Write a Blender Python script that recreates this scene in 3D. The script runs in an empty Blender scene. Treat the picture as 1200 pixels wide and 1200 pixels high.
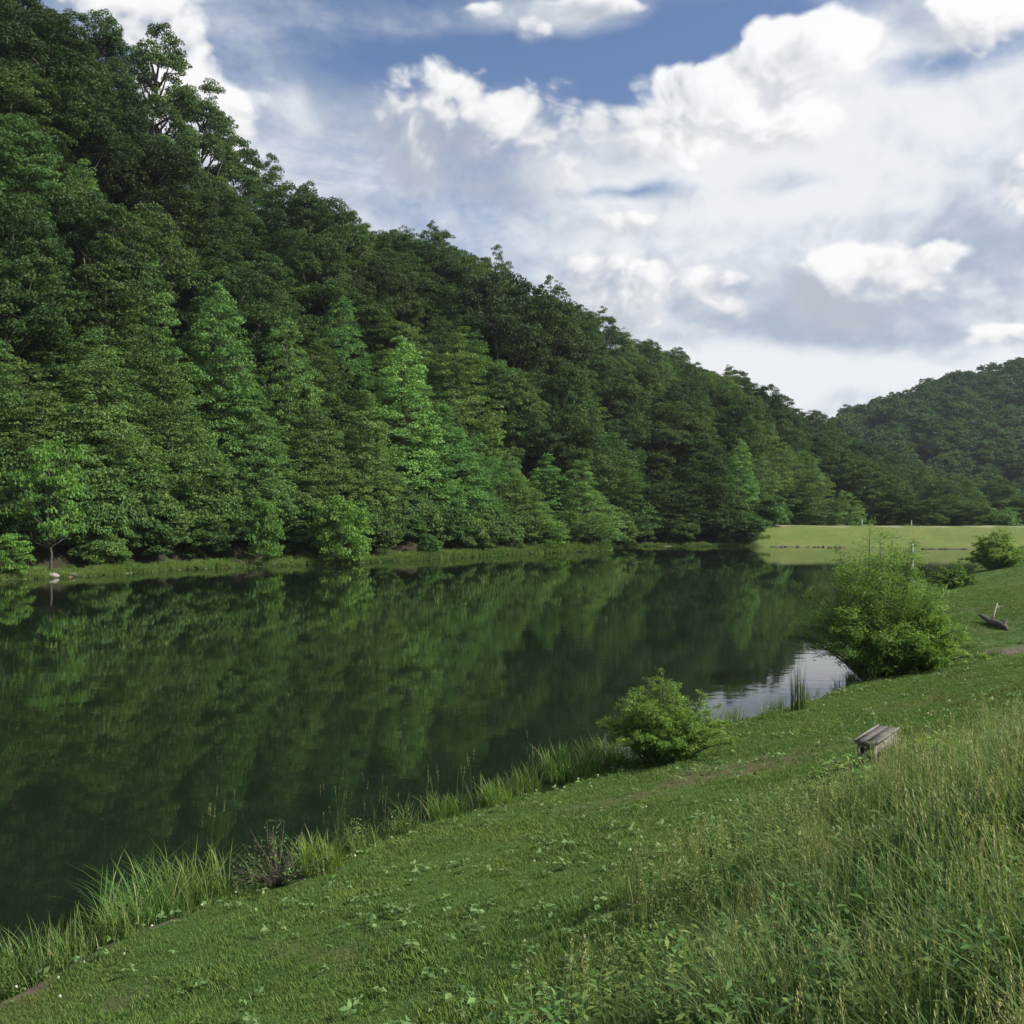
import bpy, math, random
import numpy as np
from math import radians as R, sin, cos, pi, atan, atan2, sqrt, exp

S = bpy.context.scene
COL = S.collection
F = 1230.0 / 1200.0            # focal length in frame widths
CAMZ = 5.0                     # eye height above the water
HOR = 605.0

# ------------------------------------------------------------------ camera
cam = bpy.data.cameras.new('camera')
cam.sensor_width = 36.0
cam.lens = 36.0 * F
cam.clip_start = 0.1
cam.clip_end = 6000
camo = bpy.data.objects.new('camera', cam)
COL.objects.link(camo)
camo.location = (0, 0, CAMZ)
camo.rotation_euler = (R(90) + atan((HOR - 600) / 1230.0), 0, 0)
S.camera = camo

# ------------------------------------------------------------------ light and exposure
SUN_DIR = np.array([0.86, -0.17, 0.74]); SUN_DIR /= np.linalg.norm(SUN_DIR)   # towards the sun
SUN_EL = math.asin(SUN_DIR[2])
SUN_AZ = atan2(SUN_DIR[0], SUN_DIR[1])
sd = bpy.data.lights.new('sun', 'SUN')
sd.energy = 4.8
sd.angle = R(3.0)
sd.color = (1.0, 0.95, 0.86)
so = bpy.data.objects.new('sun', sd)
COL.objects.link(so)
so.location = (60, -10, 80)
from mathutils import Vector
so.rotation_euler = Vector(SUN_DIR).to_track_quat('Z', 'Y').to_euler()
S.view_settings.view_transform = 'Standard'
S.view_settings.look = 'None'
S.view_settings.exposure = 0.72
S.view_settings.gamma = 1.0
S.view_settings.use_curve_mapping = False
S.cycles.max_bounces = 6
S.cycles.diffuse_bounces = 3
S.cycles.glossy_bounces = 3
S.cycles.transmission_bounces = 3
S.cycles.transparent_max_bounces = 8
S.cycles.sample_clamp_indirect = 6


# ------------------------------------------------------------------ node helper
class NT:
    def __init__(self, tree):
        self.t = tree
        self.n = tree.nodes
        self.l = tree.links
    def new(self, kind, **kw):
        x = self.n.new(kind)
        for k, v in kw.items():
            setattr(x, k, v)
        return x
    def put(self, sock, v):
        if v is None:
            return
        if hasattr(v, 'is_output') or isinstance(v, bpy.types.NodeSocket):
            self.l.new(v, sock)
        else:
            sock.default_value = v
    def m(self, op, a, b=None, c=None, clamp=False):
        x = self.new('ShaderNodeMath', operation=op, use_clamp=clamp)
        self.put(x.inputs[0], a)
        if b is not None: self.put(x.inputs[1], b)
        if c is not None: self.put(x.inputs[2], c)
        return x.outputs[0]
    def add(self, a, b): return self.m('ADD', a, b)
    def sub(self, a, b): return self.m('SUBTRACT', a, b)
    def mul(self, a, b): return self.m('MULTIPLY', a, b)
    def sstep(self, v, a, b, lo=0.0, hi=1.0):
        x = self.new('ShaderNodeMapRange', interpolation_type='SMOOTHSTEP')
        self.put(x.inputs['Value'], v)
        x.inputs['From Min'].default_value = a; x.inputs['From Max'].default_value = b
        x.inputs['To Min'].default_value = lo; x.inputs['To Max'].default_value = hi
        return x.outputs[0]
    def mix(self, f, a, b, blend='MIX'):
        x = self.new('ShaderNodeMix', data_type='RGBA', blend_type=blend)
        x.clamp_factor = True
        self.put(x.inputs[0], f)
        self.put(x.inputs[6], a if not isinstance(a, tuple) else (*a, 1.0)[:4])
        self.put(x.inputs[7], b if not isinstance(b, tuple) else (*b, 1.0)[:4])
        return x.outputs[2]
    def noise(self, vec, scale, detail=4, rough=0.55, dist=0.0, out=0):
        x = self.new('ShaderNodeTexNoise')
        if vec is not None: self.l.new(vec, x.inputs['Vector'])
        x.inputs['Scale'].default_value = scale
        x.inputs['Detail'].default_value = detail
        x.inputs['Roughness'].default_value = rough
        x.inputs['Distortion'].default_value = dist
        return x.outputs[out]
    def xyz(self, x, y, z):
        c = self.new('ShaderNodeCombineXYZ')
        self.put(c.inputs[0], x); self.put(c.inputs[1], y); self.put(c.inputs[2], z)
        return c.outputs[0]


# ------------------------------------------------------------------ world: physical sky with cumulus
def build_world():
    w = bpy.data.worlds.new('World')
    S.world = w
    w.use_nodes = True
    w.cycles.sampling_method = 'MANUAL'
    w.cycles.sample_map_resolution = 512
    T = NT(w.node_tree)
    T.n.clear()
    out = T.new('ShaderNodeOutputWorld')
    bg = T.new('ShaderNodeBackground')
    bg.inputs['Strength'].default_value = 0.1
    T.l.new(bg.outputs[0], out.inputs[0])
    sky = T.new('ShaderNodeTexSky', sky_type='NISHITA')
    sky.sun_disc = False
    sky.sun_elevation = SUN_EL
    sky.sun_rotation = SUN_AZ
    sky.air_density = 1.0
    sky.dust_density = 0.6
    sky.ozone_density = 2.5
    tc = T.new('ShaderNodeTexCoord')
    sep = T.new('ShaderNodeSeparateXYZ')
    T.l.new(tc.outputs['Generated'], sep.inputs[0])
    x, y, z = sep.outputs
    u0 = T.m('ARCTAN2', x, y)
    v0 = T.m('ARCSINE', z)
    # direction noise and billows, used to heap and fray the clouds
    dirv = T.xyz(x, y, T.mul(z, 1.25))
    nw = T.new('ShaderNodeTexNoise')
    T.l.new(dirv, nw.inputs['Vector'])
    nw.inputs['Scale'].default_value = 7.0; nw.inputs['Detail'].default_value = 4
    nws = T.new('ShaderNodeSeparateColor'); T.l.new(nw.outputs['Color'], nws.inputs[0])
    u = T.m('MULTIPLY_ADD', T.sub(nws.outputs[0], 0.5), 0.055, u0)
    v = T.m('MULTIPLY_ADD', T.sub(nws.outputs[1], 0.5), 0.045, v0)

    def shift(vec, off):
        q = T.new('ShaderNodeVectorMath', operation='ADD')
        T.l.new(vec, q.inputs[0]); q.inputs[1].default_value = off
        return q.outputs[0]
    def billow(vec):
        tot = None
        for sc_, w_ in ((10.0, .62), (24.0, .32), (56.0, .15), (120.0, .06)):
            vo = T.new('ShaderNodeTexVoronoi', feature='F1')
            wv = T.new('ShaderNodeVectorMath', operation='MULTIPLY_ADD')
            T.l.new(nw.outputs['Color'], wv.inputs[0]); wv.inputs[1].default_value = (.10,) * 3
            T.l.new(vec, wv.inputs[2])
            T.l.new(wv.outputs[0], vo.inputs['Vector'])
            vo.inputs['Scale'].default_value = sc_
            q = T.mul(T.sub(.55, vo.outputs['Distance']), w_)
            tot = q if tot is None else T.add(tot, q)
        return tot
    bA = billow(dirv)
    bB = billow(shift(dirv, (0.013, -0.002, 0.018)))
    nF = T.noise(dirv, 26.0, 6, 0.62)
    nM = T.noise(dirv, 8.0, 5, 0.55)

    def ang(px, py):
        a = atan((px - 600) / 1230.0)
        return a, atan((HOR - py) / 1230.0 * cos(a))

    def blob(px, py, rx, ry):
        a, b = ang(px, py)
        du = T.mul(T.sub(u, a), 1230.0 / rx)
        dv = T.mul(T.sub(v, b), 1230.0 / ry)
        r = T.m('SQRT', T.add(T.mul(du, du), T.mul(dv, dv)))
        return T.sub(1.0, r), du, dv

    # high thin veil: bluish gaps above, milky towards the horizon and towards the right
    flat = T.xyz(T.m('DIVIDE', x, T.add(z, 0.22)), T.m('DIVIDE', y, T.add(z, 0.22)), 0.0)
    nV = T.noise(flat, 2.6, 9, 0.64, 0.5)
    nV2 = T.noise(dirv, 4.2, 6, 0.6, 0.5)
    low = T.sstep(z, 0.04, 0.44, 1.0, 0.0)
    side = T.sstep(T.sub(u0, T.mul(v0, 0.6)), -0.44, 0.10)
    veil = T.add(T.mul(low, 0.70), T.mul(side, 0.52))
    amp = T.sub(1.0, T.mul(side, .45))
    veil = T.add(veil, T.mul(T.mul(T.sub(nV, 0.5), 1.5), amp))
    veil = T.add(veil, T.mul(T.mul(T.sub(nV2, 0.5), 1.2), amp))
    veil = T.add(veil, T.mul(T.sub(nF, 0.5), 0.5))
    for px, py, rx, ry, a in ((700, 90, 240, 52, 1.0), (850, 28, 160, 50, 1.0), (580, 66, 120, 34, .4), (1110, 68, 95, 26, .85), (370, 75, 130, 50, .35),
                              (745, 217, 110, 13, .8), (345, 240, 100, 50, .1), (480, 70, 90, 30, .3)):
        bl, _, _ = blob(px, py, rx, ry)
        veil = T.sub(veil, T.mul(T.m('MAXIMUM', bl, 0.0), a))
    for px, py, rx, ry, a in ((950, 150, 420, 110, .6), (900, 62, 170, 40, .6), (1120, 16, 150, 36, .6), (650, 14, 150, 36, 1.0), (930, 438, 260, 34, .4),
                              (800, 260, 320, 90, .4), (300, 190, 280, 130, .75), (330, 30, 200, 60, .6), (340, 110, 130, 50, .4)):
        bl, _, _ = blob(px, py, rx, ry)
        veil = T.add(veil, T.mul(T.m('MAXIMUM', bl, 0.0), a))
    veil_a = T.sstep(veil, -0.10, 1.0)
    vb = T.add(T.add(T.mul(veil, 0.46), .05), T.mul(T.sub(nM, 0.5), 1.6))
    vb = T.add(vb, T.mul(T.sub(bA, bB), 1.3))
    for px, py, rx, ry, a in ((1070, 330, 260, 100, .50), (980, 395, 300, 40, .35), (1190, 240, 120, 90, .3), (860, 218, 140, 30, .3), (620, 235, 120, 40, .3)):
        bl, _, _ = blob(px, py, rx, ry)
        vb = T.sub(vb, T.mul(T.m('MAXIMUM', bl, 0.0), a))
    for px, py, rx, ry, a in ((930, 440, 280, 42, .6), (950, 140, 400, 100, .55), (1150, 190, 160, 50, .3)):
        bl, _, _ = blob(px, py, rx, ry)
        vb = T.add(vb, T.mul(T.m('MAXIMUM', bl, 0.0), a))
    vb = T.sstep(vb, -0.20, 0.95)
    veil_c = T.mix(vb, (2.6, 3.0, 3.7), (5.35, 5.5, 5.65))

    # heaped cumulus, lumps of each heap; weight of the grey underside in the last number
    lumps = [
        (525, 125, 85, 64, .1), (540, 160, 110, 66, .5), (495, 190, 84, 44, 1.3), (590, 212, 90, 44, 1.5), (470, 165, 85, 60, .5), (610, 140, 95, 60, .2), (700, 155, 110, 52, .2), (565, 195, 105, 56, 1.0), (640, 195, 90, 50, .6), (790, 140, 100, 50, .0), (880, 130, 110, 50, .0),
        (560, 10, 50, 16, .2), (632, 40, 30, 20, .2), (700, 8, 70, 14, .2), (800, 98, 76, 36, .0), (880, 78, 96, 36, .0), (965, 42, 110, 36, .1), (1150, 26, 90, 40, .0),
        (150, 12, 120, 62, .1), (222, 55, 48, 48, .1), (200, 95, 70, 70, .1), (258, 140, 50, 46, .1),
        (700, 340, 62, 42, .2), (765, 345, 80, 50, .3), (822, 350, 60, 46, .1), (850, 378, 50, 30, .2), (740, 385, 100, 40, .7),
        (1015, 312, 66, 40, .0), (965, 352, 64, 42, 1.1), (1062, 325, 60, 36, .1), (1108, 306, 42, 26, .0), (990, 366, 90, 40, 1.6),
        (1198, 215, 50, 40, .1), (1190, 385, 60, 20, .1), (730, 262, 60, 24, .3),
    ]
    dens = None; wsum = None; ssum = None
    for L in lumps:
        bl, du, dv = blob(*L[:4])
        dens = bl if dens is None else T.m('SMOOTH_MAX', dens, bl, 0.3)
        wgt = T.m('POWER', T.m('MAXIMUM', T.add(bl, 0.6), 0.0), 2.0)
        sh = T.mul(T.sub(T.add(T.mul(dv, 0.55), T.mul(du, 0.30)), L[4] * .80), wgt)
        wsum = wgt if wsum is None else T.add(wsum, wgt)
        ssum = sh if ssum is None else T.add(ssum, sh)
    shade = T.m('DIVIDE', ssum, T.add(wsum, 0.02))
    # beyond the picture: the same broken cumulus all round the sky
    wide = T.noise(dirv, 2.6, 3, 0.5)
    inframe = T.mul(T.sstep(T.m('ABSOLUTE', u0), 0.50, 0.70, 1.0, 0.0), T.sstep(z, 0.47, 0.62, 1.0, 0.0))
    dens = T.m('MAXIMUM', dens, T.sub(T.sub(T.mul(wide, 3.2), 1.45), T.mul(inframe, 3.0)))
    dn = T.add(T.m('MINIMUM', T.add(dens, .12), .75), T.mul(T.sub(bA, .26), 1.15))
    dn = T.add(dn, T.mul(T.sub(nF, 0.5), .42))
    lit = T.add(T.add(T.mul(shade, 0.95), T.mul(T.sub(bA, bB), 2.3)), 0.46)
    lit = T.add(lit, T.mul(T.sub(nM, .5), 1.5))
    lit = T.sstep(lit, -0.35, 0.80)
    crisp = T.sstep(lit, .15, .6)
    alpha = T.add(T.mul(crisp, T.sstep(dn, 0.05, 0.34)), T.mul(T.sub(1.0, crisp), T.sstep(dn, -0.05, 0.85)))
    heap_c = T.mix(lit, (2.9, 3.15, 3.6), (6.0, 6.05, 6.05))
    skyc = T.mix(1.0, sky.outputs[0], (0.70, 0.70, 0.77), 'MULTIPLY')
    c = T.mix(T.mul(veil_a, 0.96), skyc, veil_c)
    c = T.mix(T.mul(alpha, 0.97), c, heap_c)
    c = T.mix(T.sstep(z, -0.02, 0.0), (1.2, 1.6, 1.2), c)
    T.l.new(c, bg.inputs['Color'])

build_world()

# ------------------------------------------------------------------ numeric helpers
def _hash(ix, iy, seed):
    h = (ix.astype(np.int64) * 374761393 + iy.astype(np.int64) * 668265263 + seed * 974711) & 0x7fffffff
    h = ((h ^ (h >> 13)) * 1274126177) & 0x7fffffff
    return ((h ^ (h >> 16)) & 0xffff) / 65535.0

def vnoise(x, y, scale=1.0, seed=0, octaves=3):
    x = np.asarray(x, float) / scale; y = np.asarray(y, float) / scale
    tot = 0.0; amp = 1.0; s = 0.0
    for o in range(octaves):
        ix = np.floor(x); iy = np.floor(y); fx = x - ix; fy = y - iy
        fx = fx * fx * (3 - 2 * fx); fy = fy * fy * (3 - 2 * fy)
        a = _hash(ix, iy, seed + o); b = _hash(ix + 1, iy, seed + o)
        c = _hash(ix, iy + 1, seed + o); d = _hash(ix + 1, iy + 1, seed + o)
        tot = tot + amp * ((a * (1 - fx) + b * fx) * (1 - fy) + (c * (1 - fx) + d * fx) * fy)
        s += amp; amp *= 0.5; x = x * 2.03 + 7.1; y = y * 2.03 + 3.7
    return tot / s * 2 - 1

def sm(x, a, b):
    t = np.clip((np.asarray(x, float) - a) / (b - a), 0, 1)
    return t * t * (3 - 2 * t)

def norm(v):
    return v / np.maximum(np.linalg.norm(v, axis=-1, keepdims=True), 1e-9)

# ------------------------------------------------------------------ the lie of the land
SHORE = np.array([(-300, -384), (-60, -62), (-14, -1), (-7.6, 7.6), (-5.2, 10.7), (-4.75, 12.1), (-3.55, 13.7), (-2.5, 15.2), (-1.45, 16.7), (.85, 19.1), (2.9, 21.9),
                  (5.4, 25.1), (8.1, 28.2), (11.6, 33.2), (14.4, 35.0), (17.0, 36.6), (16.3, 39.2), (16.8, 43), (18.6, 50), (25, 64), (36.5, 84),
                  (54, 120), (70, 150), (95, 168), (220, 174), (600, 176)], float)

def near_d(X, Y):
    """signed distance to the near shore (land positive) and the distance along it"""
    X = np.asarray(X, float); Y = np.asarray(Y, float)
    best = np.full(X.shape, 1e9); sign = np.ones(X.shape); along = np.zeros(X.shape)
    acc = 0.0
    for (ax, ay), (bx, by) in zip(SHORE[:-1], SHORE[1:]):
        ex, ey = bx - ax, by - ay
        L2 = ex * ex + ey * ey
        t = np.clip(((X - ax) * ex + (Y - ay) * ey) / L2, 0, 1)
        dx = X - (ax + t * ex); dy = Y - (ay + t * ey)
        d = np.sqrt(dx * dx + dy * dy)
        cr = (X - ax) * ey - (Y - ay) * ex
        up = d < best - 1e-7
        best = np.where(up, d, best); sign = np.where(up, np.where(cr >= 0, 1, -1), sign)
        along = np.where(up, acc + t * sqrt(L2), along)
        acc += sqrt(L2)
    return best * sign, along

def az_of(px):
    return atan((px - 600) / 1230.0)

def tab(rows):
    a = np.array([(az_of(r[0]), *r[1:]) for r in rows], float)
    return a
# left hill: picture column, depth of shore, depth of ridge, ground height of ridge
HILL = tab([(-1500, 80, 120, 45), (-700, 76, 135, 62), (-300, 76, 140, 70), (0, 82, 150, 72), (60, 85, 154, 66), (100, 87, 158, 56), (200, 97, 172, 50), (300, 104, 190, 49), (400, 110, 205, 47.5),
            (500, 121, 225, 48.5), (600, 136, 246, 46), (700, 150, 275, 42), (716, 154, 279, 41), (724, 173, 282, 40.5), (800, 175, 302, 35), (850, 175, 320, 31),
            (905, 176, 340, 27), (930, 205, 352, 25), (985, 215, 375, 21), (1050, 235, 400, 11), (1100, 250, 410, 4), (1150, 260, 420, .8), (1600, 300, 460, .5), (3000, 500, 700, .5)])
HBASE = HILL[:, :2].copy()
for _px, _b in ((600, 139), (700, 162), (716, 168), (724, 175)):
    HBASE[np.argmin(np.abs(HBASE[:, 0] - az_of(_px))), 1] = _b
FARH = tab([(700, 430, 640, 20), (900, 430, 640, 38), (985, 430, 650, 58), (1050, 430, 650, 71), (1100, 430, 650, 80), (1150, 430, 655, 84), (1200, 430, 660, 88), (1350, 440, 670, 96), (1600, 450, 680, 90), (3000, 700, 900, 90)])

def slope_h(T, X, Y, base=None):
    az = np.arctan2(X, np.maximum(Y, 0.5))
    R_ = np.sqrt(X * X + Y * Y)
    c = 1.0 / np.maximum(np.cos(az), .28)
    rs = np.interp(az, T[:, 0], T[:, 1]) * c
    rr = np.interp(az, T[:, 0], T[:, 2]) * c
    zr = np.interp(az, T[:, 0], T[:, 3])
    d = R_ - rs
    rb = rs if base is None else np.interp(az, base[:, 0], base[:, 1]) * c
    t = np.clip((R_ - rb - 5) / (rr - rb - 5), 0, 4)
    up = zr * np.where(t < 1, 1 - np.power(np.clip(1 - t, 0, 1), 1.25), 1 - .16 * (t - 1))
    z = np.where(d < 0, np.maximum(d * .35, -2.5), .12 + .42 * sm(d, 0, 2.5) + np.maximum(up, 0.0))
    return np.where(Y > 1, z, -3.0), t, d

DAM_Y, DAM_TOP = 172.0, 3.45
def dam_h(X, Y):
    prof = np.interp(Y, [DAM_Y - 10, DAM_Y, DAM_Y + 11.5, DAM_Y + 12.5, DAM_Y + 16, DAM_Y + 27], [-2.5, 0.05, DAM_TOP - .05, DAM_TOP, DAM_TOP, .4])
    return np.where(X > 0, prof - 8 * (1 - sm(X, 34, 41)) - .004 * np.maximum(X - 45, 0) + .14 * vnoise(X, Y, 7, 151, 3), -3.0)

def height(X, Y):
    X = np.asarray(X, float); Y = np.asarray(Y, float)
    d, s = near_d(X, Y)
    d = d + .16 * vnoise(X, Y, 1.3, 5, 2) * (np.abs(d) < 3)
    steep = .40 - .27 * sm(Y, 24, 40)
    lawn = .12 * sm(d, 0, .35) + .19 * np.minimum(np.maximum(d, 0), 5.0)
    rise = steep * np.maximum(np.minimum(d, 11.6) - 5.0, 0)
    z = np.where(d < 0, np.maximum(d * .4, -2.5), lawn + rise + .03 * np.maximum(d - 11.6, 0))
    z = z + np.where(d > .2, .05 * vnoise(X, Y, 2.2, 11, 3) * sm(d, .2, 2), 0)
    z = np.minimum(z, 9)
    zn = np.where(Y > DAM_Y + 8, -3.0, z)
    zh, t, dh = slope_h(HILL, X, Y, HBASE)
    zh = zh + np.where(dh > 12, 1.6 * vnoise(X, Y, 28, 21, 3), 0)
    zf, _, _ = slope_h(FARH, X, Y)
    zf = np.where(zf > 1, zf + 5 * vnoise(X, Y, 90, 31, 3), zf)
    zd = dam_h(X, Y)
    floor_ = np.where((Y > DAM_Y + 10) & (X > 30), .3, -3.0)
    far = np.where(X * X + Y * Y > 1100 ** 2, 4.0, -3.0)
    return np.maximum.reduce([zn, zh, zf, zd, floor_, far])

def h1(x, y):
    return float(height(np.array([x]), np.array([y]))[0])

def at(px, py, z=0.0):
    """ground point seen at a picture position for a given height"""
    Y = 1230.0 * (CAMZ - z) / (py - HOR)
    return (px - 600) / 1230.0 * Y, Y

def on_ground(px, py):
    """march the sight line through a picture position to the land"""
    Ys = np.concatenate([np.arange(2.5, 60, .05), np.arange(60, 400, .5)])
    Xs = (px - 600) / 1230.0 * Ys
    zr = CAMZ - (py - HOR) / 1230.0 * Ys
    hh = np.maximum(height(Xs, Ys), 0)
    i = int(np.argmax(zr <= hh))
    return float(Xs[i]), float(Ys[i]), float(hh[i])

# ------------------------------------------------------------------ object helpers
def tag(o, label=None, cat=None, group=None, kind=None):
    if label: o['label'] = label
    if cat: o['category'] = cat
    if group: o['group'] = group
    if kind: o['kind'] = kind
    return o

def mesh_np(name, V, faces, mats=(), tint=None, smooth=False, fmat=None):
    """faces: list of (k-gon arrays) -> one mesh"""
    me = bpy.data.meshes.new(name)
    V = np.asarray(V, np.float32)
    me.vertices.add(len(V))
    me.vertices.foreach_set('co', V.ravel())
    fl = [np.asarray(f, np.int32) for f in faces if len(f)]
    sizes = np.concatenate([np.full(len(f), f.shape[1], np.int32) for f in fl])
    loops = np.concatenate([f.ravel() for f in fl])
    me.loops.add(len(loops))
    me.loops.foreach_set('vertex_index', loops)
    me.polygons.add(len(sizes))
    me.polygons.foreach_set('loop_start', np.concatenate([[0], np.cumsum(sizes)[:-1]]).astype(np.int32))
    me.polygons.foreach_set('loop_total', sizes)
    if smooth:
        me.polygons.foreach_set('use_smooth', np.ones(len(sizes), bool))
    if fmat is not None:
        me.polygons.foreach_set('material_index', np.asarray(fmat, np.int32))
    if tint is not None:
        a = me.attributes.new('tint', 'FLOAT', 'POINT')
        a.data.foreach_set('value', np.asarray(tint, np.float32))
    for m in mats: me.materials.append(m)
    me.update(calc_edges=True)
    me.validate()
    return me

def link(name, me, parent=None, loc=(0, 0, 0)):
    o = bpy.data.objects.new(name, me)
    COL.objects.link(o)
    o.location = loc
    if parent: o.parent = parent
    return o

def empty(name, loc, rz=0.0, scale=1.0):
    o = bpy.data.objects.new(name, None)
    COL.objects.link(o)
    o.location = loc
    o.rotation_euler = (0, 0, rz)
    o.scale = (scale,) * 3 if not isinstance(scale, tuple) else scale
    o.empty_display_size = .5
    return o

class Build:
    """collects tubes and boxes for one mesh"""
    def __init__(self):
        self.V = []; self.Q = []; self.n = 0; self.T = []
    def raw(self, V, Q):
        V = np.asarray(V, float)
        self.V.append(V); self.Q.append(np.asarray(Q) + self.n); self.n += len(V)
    def tube(self, P, rad, sides=6, rnd=None):
        P = np.asarray(P, float); k = len(P)
        rad = np.broadcast_to(rad, (k,))
        tg = norm(np.gradient(P, axis=0))
        ref = np.array([0, 0, 1.0]) if abs(tg[0, 2]) < .9 else np.array([1.0, 0, 0])
        a = norm(np.cross(tg, ref)); b = np.cross(tg, a)
        th = np.arange(sides) / sides * 2 * pi
        ring = a[:, None, :] * np.cos(th)[None, :, None] + b[:, None, :] * np.sin(th)[None, :, None]
        rr = rad[:, None, None] * (np.ones((k, sides, 1)) if rnd is None else (1 + rnd.uniform(-.14, .14, (k, sides, 1))))
        V = (P[:, None, :] + ring * rr).reshape(-1, 3)
        V = np.vstack([V, P[:1], P[-1:]])
        i = np.arange(k - 1)[:, None] * sides; j = np.arange(sides)[None, :]; jn = (j + 1) % sides
        Q = np.stack([i + j, i + jn, i + sides + jn, i + sides + j], -1).reshape(-1, 4)
        j = np.arange(sides); jn = (j + 1) % sides
        c0 = np.stack([np.full(sides, k * sides), jn, j, j], -1)
        self.raw(V, Q)
        n0 = self.n - len(V)
        self.tri = getattr(self, 'tri', [])
        self.tri.append(np.stack([np.full(sides, k * sides), jn, j], -1) + n0)
        self.tri.append(np.stack([np.full(sides, k * sides + 1), (k - 1) * sides + j, (k - 1) * sides + jn], -1) + n0)
    def box(self, c, s, rx=0.0, ry=0.0, rz=0.0, jit=0.0, rnd=None):
        v = np.array([(x, y, z) for z in (-.5, .5) for y in (-.5, .5) for x in (-.5, .5)]) * np.asarray(s)
        if jit and rnd is not None: v = v + rnd.uniform(-jit, jit, v.shape)
        for ang, ax in ((rx, 0), (ry, 1), (rz, 2)):
            if ang:
                i, j = [(1, 2), (2, 0), (0, 1)][ax]
                ci, si = cos(ang), sin(ang)
                a, b = v[:, i].copy(), v[:, j].copy()
                v[:, i] = a * ci - b * si; v[:, j] = a * si + b * ci
        v = v + np.asarray(c)
        self.raw(v, [(0, 2, 3, 1), (4, 5, 7, 6), (0, 1, 5, 4), (2, 6, 7, 3), (0, 4, 6, 2), (1, 3, 7, 5)])
    def mesh(self, name, mat, smooth=False):
        V = np.vstack(self.V); Q = np.vstack(self.Q)
        return mesh_np(name, V, [Q] + list(getattr(self, 'tri', [])), [mat], smooth=smooth)

def leaf_arrays(c, n, d, L, W, fold=.18):
    n = norm(n); d = d - n * np.sum(d * n, -1, keepdims=True); d = norm(d)
    s = np.cross(n, d)
    L = np.asarray(L)[:, None]; W = np.asarray(W)[:, None]
    V = np.stack([c - d * L * .5, c + s * W * .5 + n * W * fold, c + d * L * .5, c - s * W * .5 + n * W * fold], 1)
    return V.reshape(-1, 3)

def leaf_mesh(name, parts, mat):
    """parts: list of (c,n,d,L,W,tint)"""
    c = np.vstack([p[0] for p in parts]); n = np.vstack([p[1] for p in parts]); d = np.vstack([p[2] for p in parts])
    L = np.concatenate([p[3] for p in parts]); W = np.concatenate([p[4] for p in parts]); t = np.concatenate([p[5] for p in parts])
    V = leaf_arrays(c, n, d, L, W)
    Q = np.arange(len(V)).reshape(-1, 4)
    return mesh_np(name, V, [Q], [mat], tint=np.repeat(t, 4))

# ------------------------------------------------------------------ materials
def new_mat(name):
    m = bpy.data.materials.new(name)
    m.use_nodes = True
    T = NT(m.node_tree)
    T.n.clear()
    out = T.new('ShaderNodeOutputMaterial')
    return m, T, out

def leaf_mat(name, dark, light, transl=.34, rough=.6, objcol=True, hue=.03, spec=.18, patch=None):
    m, T, out = new_mat(name)
    at_ = T.new('ShaderNodeAttribute', attribute_name='tint')
    oi = T.new('ShaderNodeObjectInfo')
    c = T.mix(at_.outputs['Fac'], dark, light)
    if objcol:
        c = T.mix(1.0, c, oi.outputs['Color'], 'MULTIPLY')
    if patch:
        g = T.new('ShaderNodeNewGeometry').outputs['Position']
        for sc_, lo, hi, tintc, amt in patch:
            c = T.mix(T.mul(T.sstep(T.noise(g, sc_, 4, .6), lo, hi), amt), c, T.mix(1.0, c, tintc, 'MULTIPLY'))
    h = T.new('ShaderNodeHueSaturation')
    T.l.new(c, h.inputs['Color'])
    T.l.new(T.m('MULTIPLY_ADD', oi.outputs['Random'], hue, .5 - hue / 2), h.inputs['Hue'])
    r2 = T.m('FRACT', T.mul(oi.outputs['Random'], 17.3))
    T.l.new(T.m('MULTIPLY_ADD', r2, .4, .8), h.inputs['Value'])
    c = h.outputs[0]
    p = T.new('ShaderNodeBsdfPrincipled')
    T.l.new(c, p.inputs['Base Color'])
    p.inputs['Roughness'].default_value = rough
    p.inputs['Specular IOR Level'].default_value = spec
    tr = T.new('ShaderNodeBsdfTranslucent')
    T.l.new(T.mix(1.0, c, (1.15, 1.2, .55), 'MULTIPLY'), tr.inputs['Color'])
    mx = T.new('ShaderNodeMixShader')
    mx.inputs[0].default_value = transl
    T.l.new(p.outputs[0], mx.inputs[1]); T.l.new(tr.outputs[0], mx.inputs[2])
    T.l.new(mx.outputs[0], out.inputs[0])
    return m

M = {}
M['leaf_hill'] = leaf_mat('foliage_hill', (.040, .080, .023), (.100, .176, .047))
M['leaf_shore'] = leaf_mat('foliage_shore', (.050, .104, .029), (.122, .214, .058))
M['leaf_young'] = leaf_mat('foliage_young', (.105, .195, .036), (.190, .310, .062), transl=.4)
M['leaf_willow'] = leaf_mat('foliage_willow', (.090, .170, .036), (.175, .275, .070), transl=.38)
M['leaf_far'] = leaf_mat('foliage_far', (.034, .072, .024), (.080, .142, .042))
M['grass_lawn'] = leaf_mat('grass_lawn', (.054, .108, .022), (.125, .200, .044), transl=.3, objcol=False, hue=.05, patch=[(.23, .54, .68, (1.3, .82, 1.0), .6), (.8, .45, .7, (1.25, 1.15, 1.0), .9), (2.2, .5, .75, (.70, .80, .75), .8)])
M['grass_tall'] = leaf_mat('grass_tall', (.064, .132, .030), (.165, .240, .078), transl=.35, objcol=False, hue=.05, patch=[(.5, .45, .65, (1.22, 1.16, 1.0), .9), (1.3, .5, .7, (.62, .78, .75), .9)])
M['grass_bank'] = leaf_mat('grass_bank', (.085, .150, .034), (.175, .245, .062), transl=.3, objcol=False, hue=.05, patch=[(.12, .45, .65, (.72, .85, .8), .9)])
M['grass_reed'] = leaf_mat('grass_reed', (.066, .130, .030), (.150, .225, .062), transl=.35)
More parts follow.
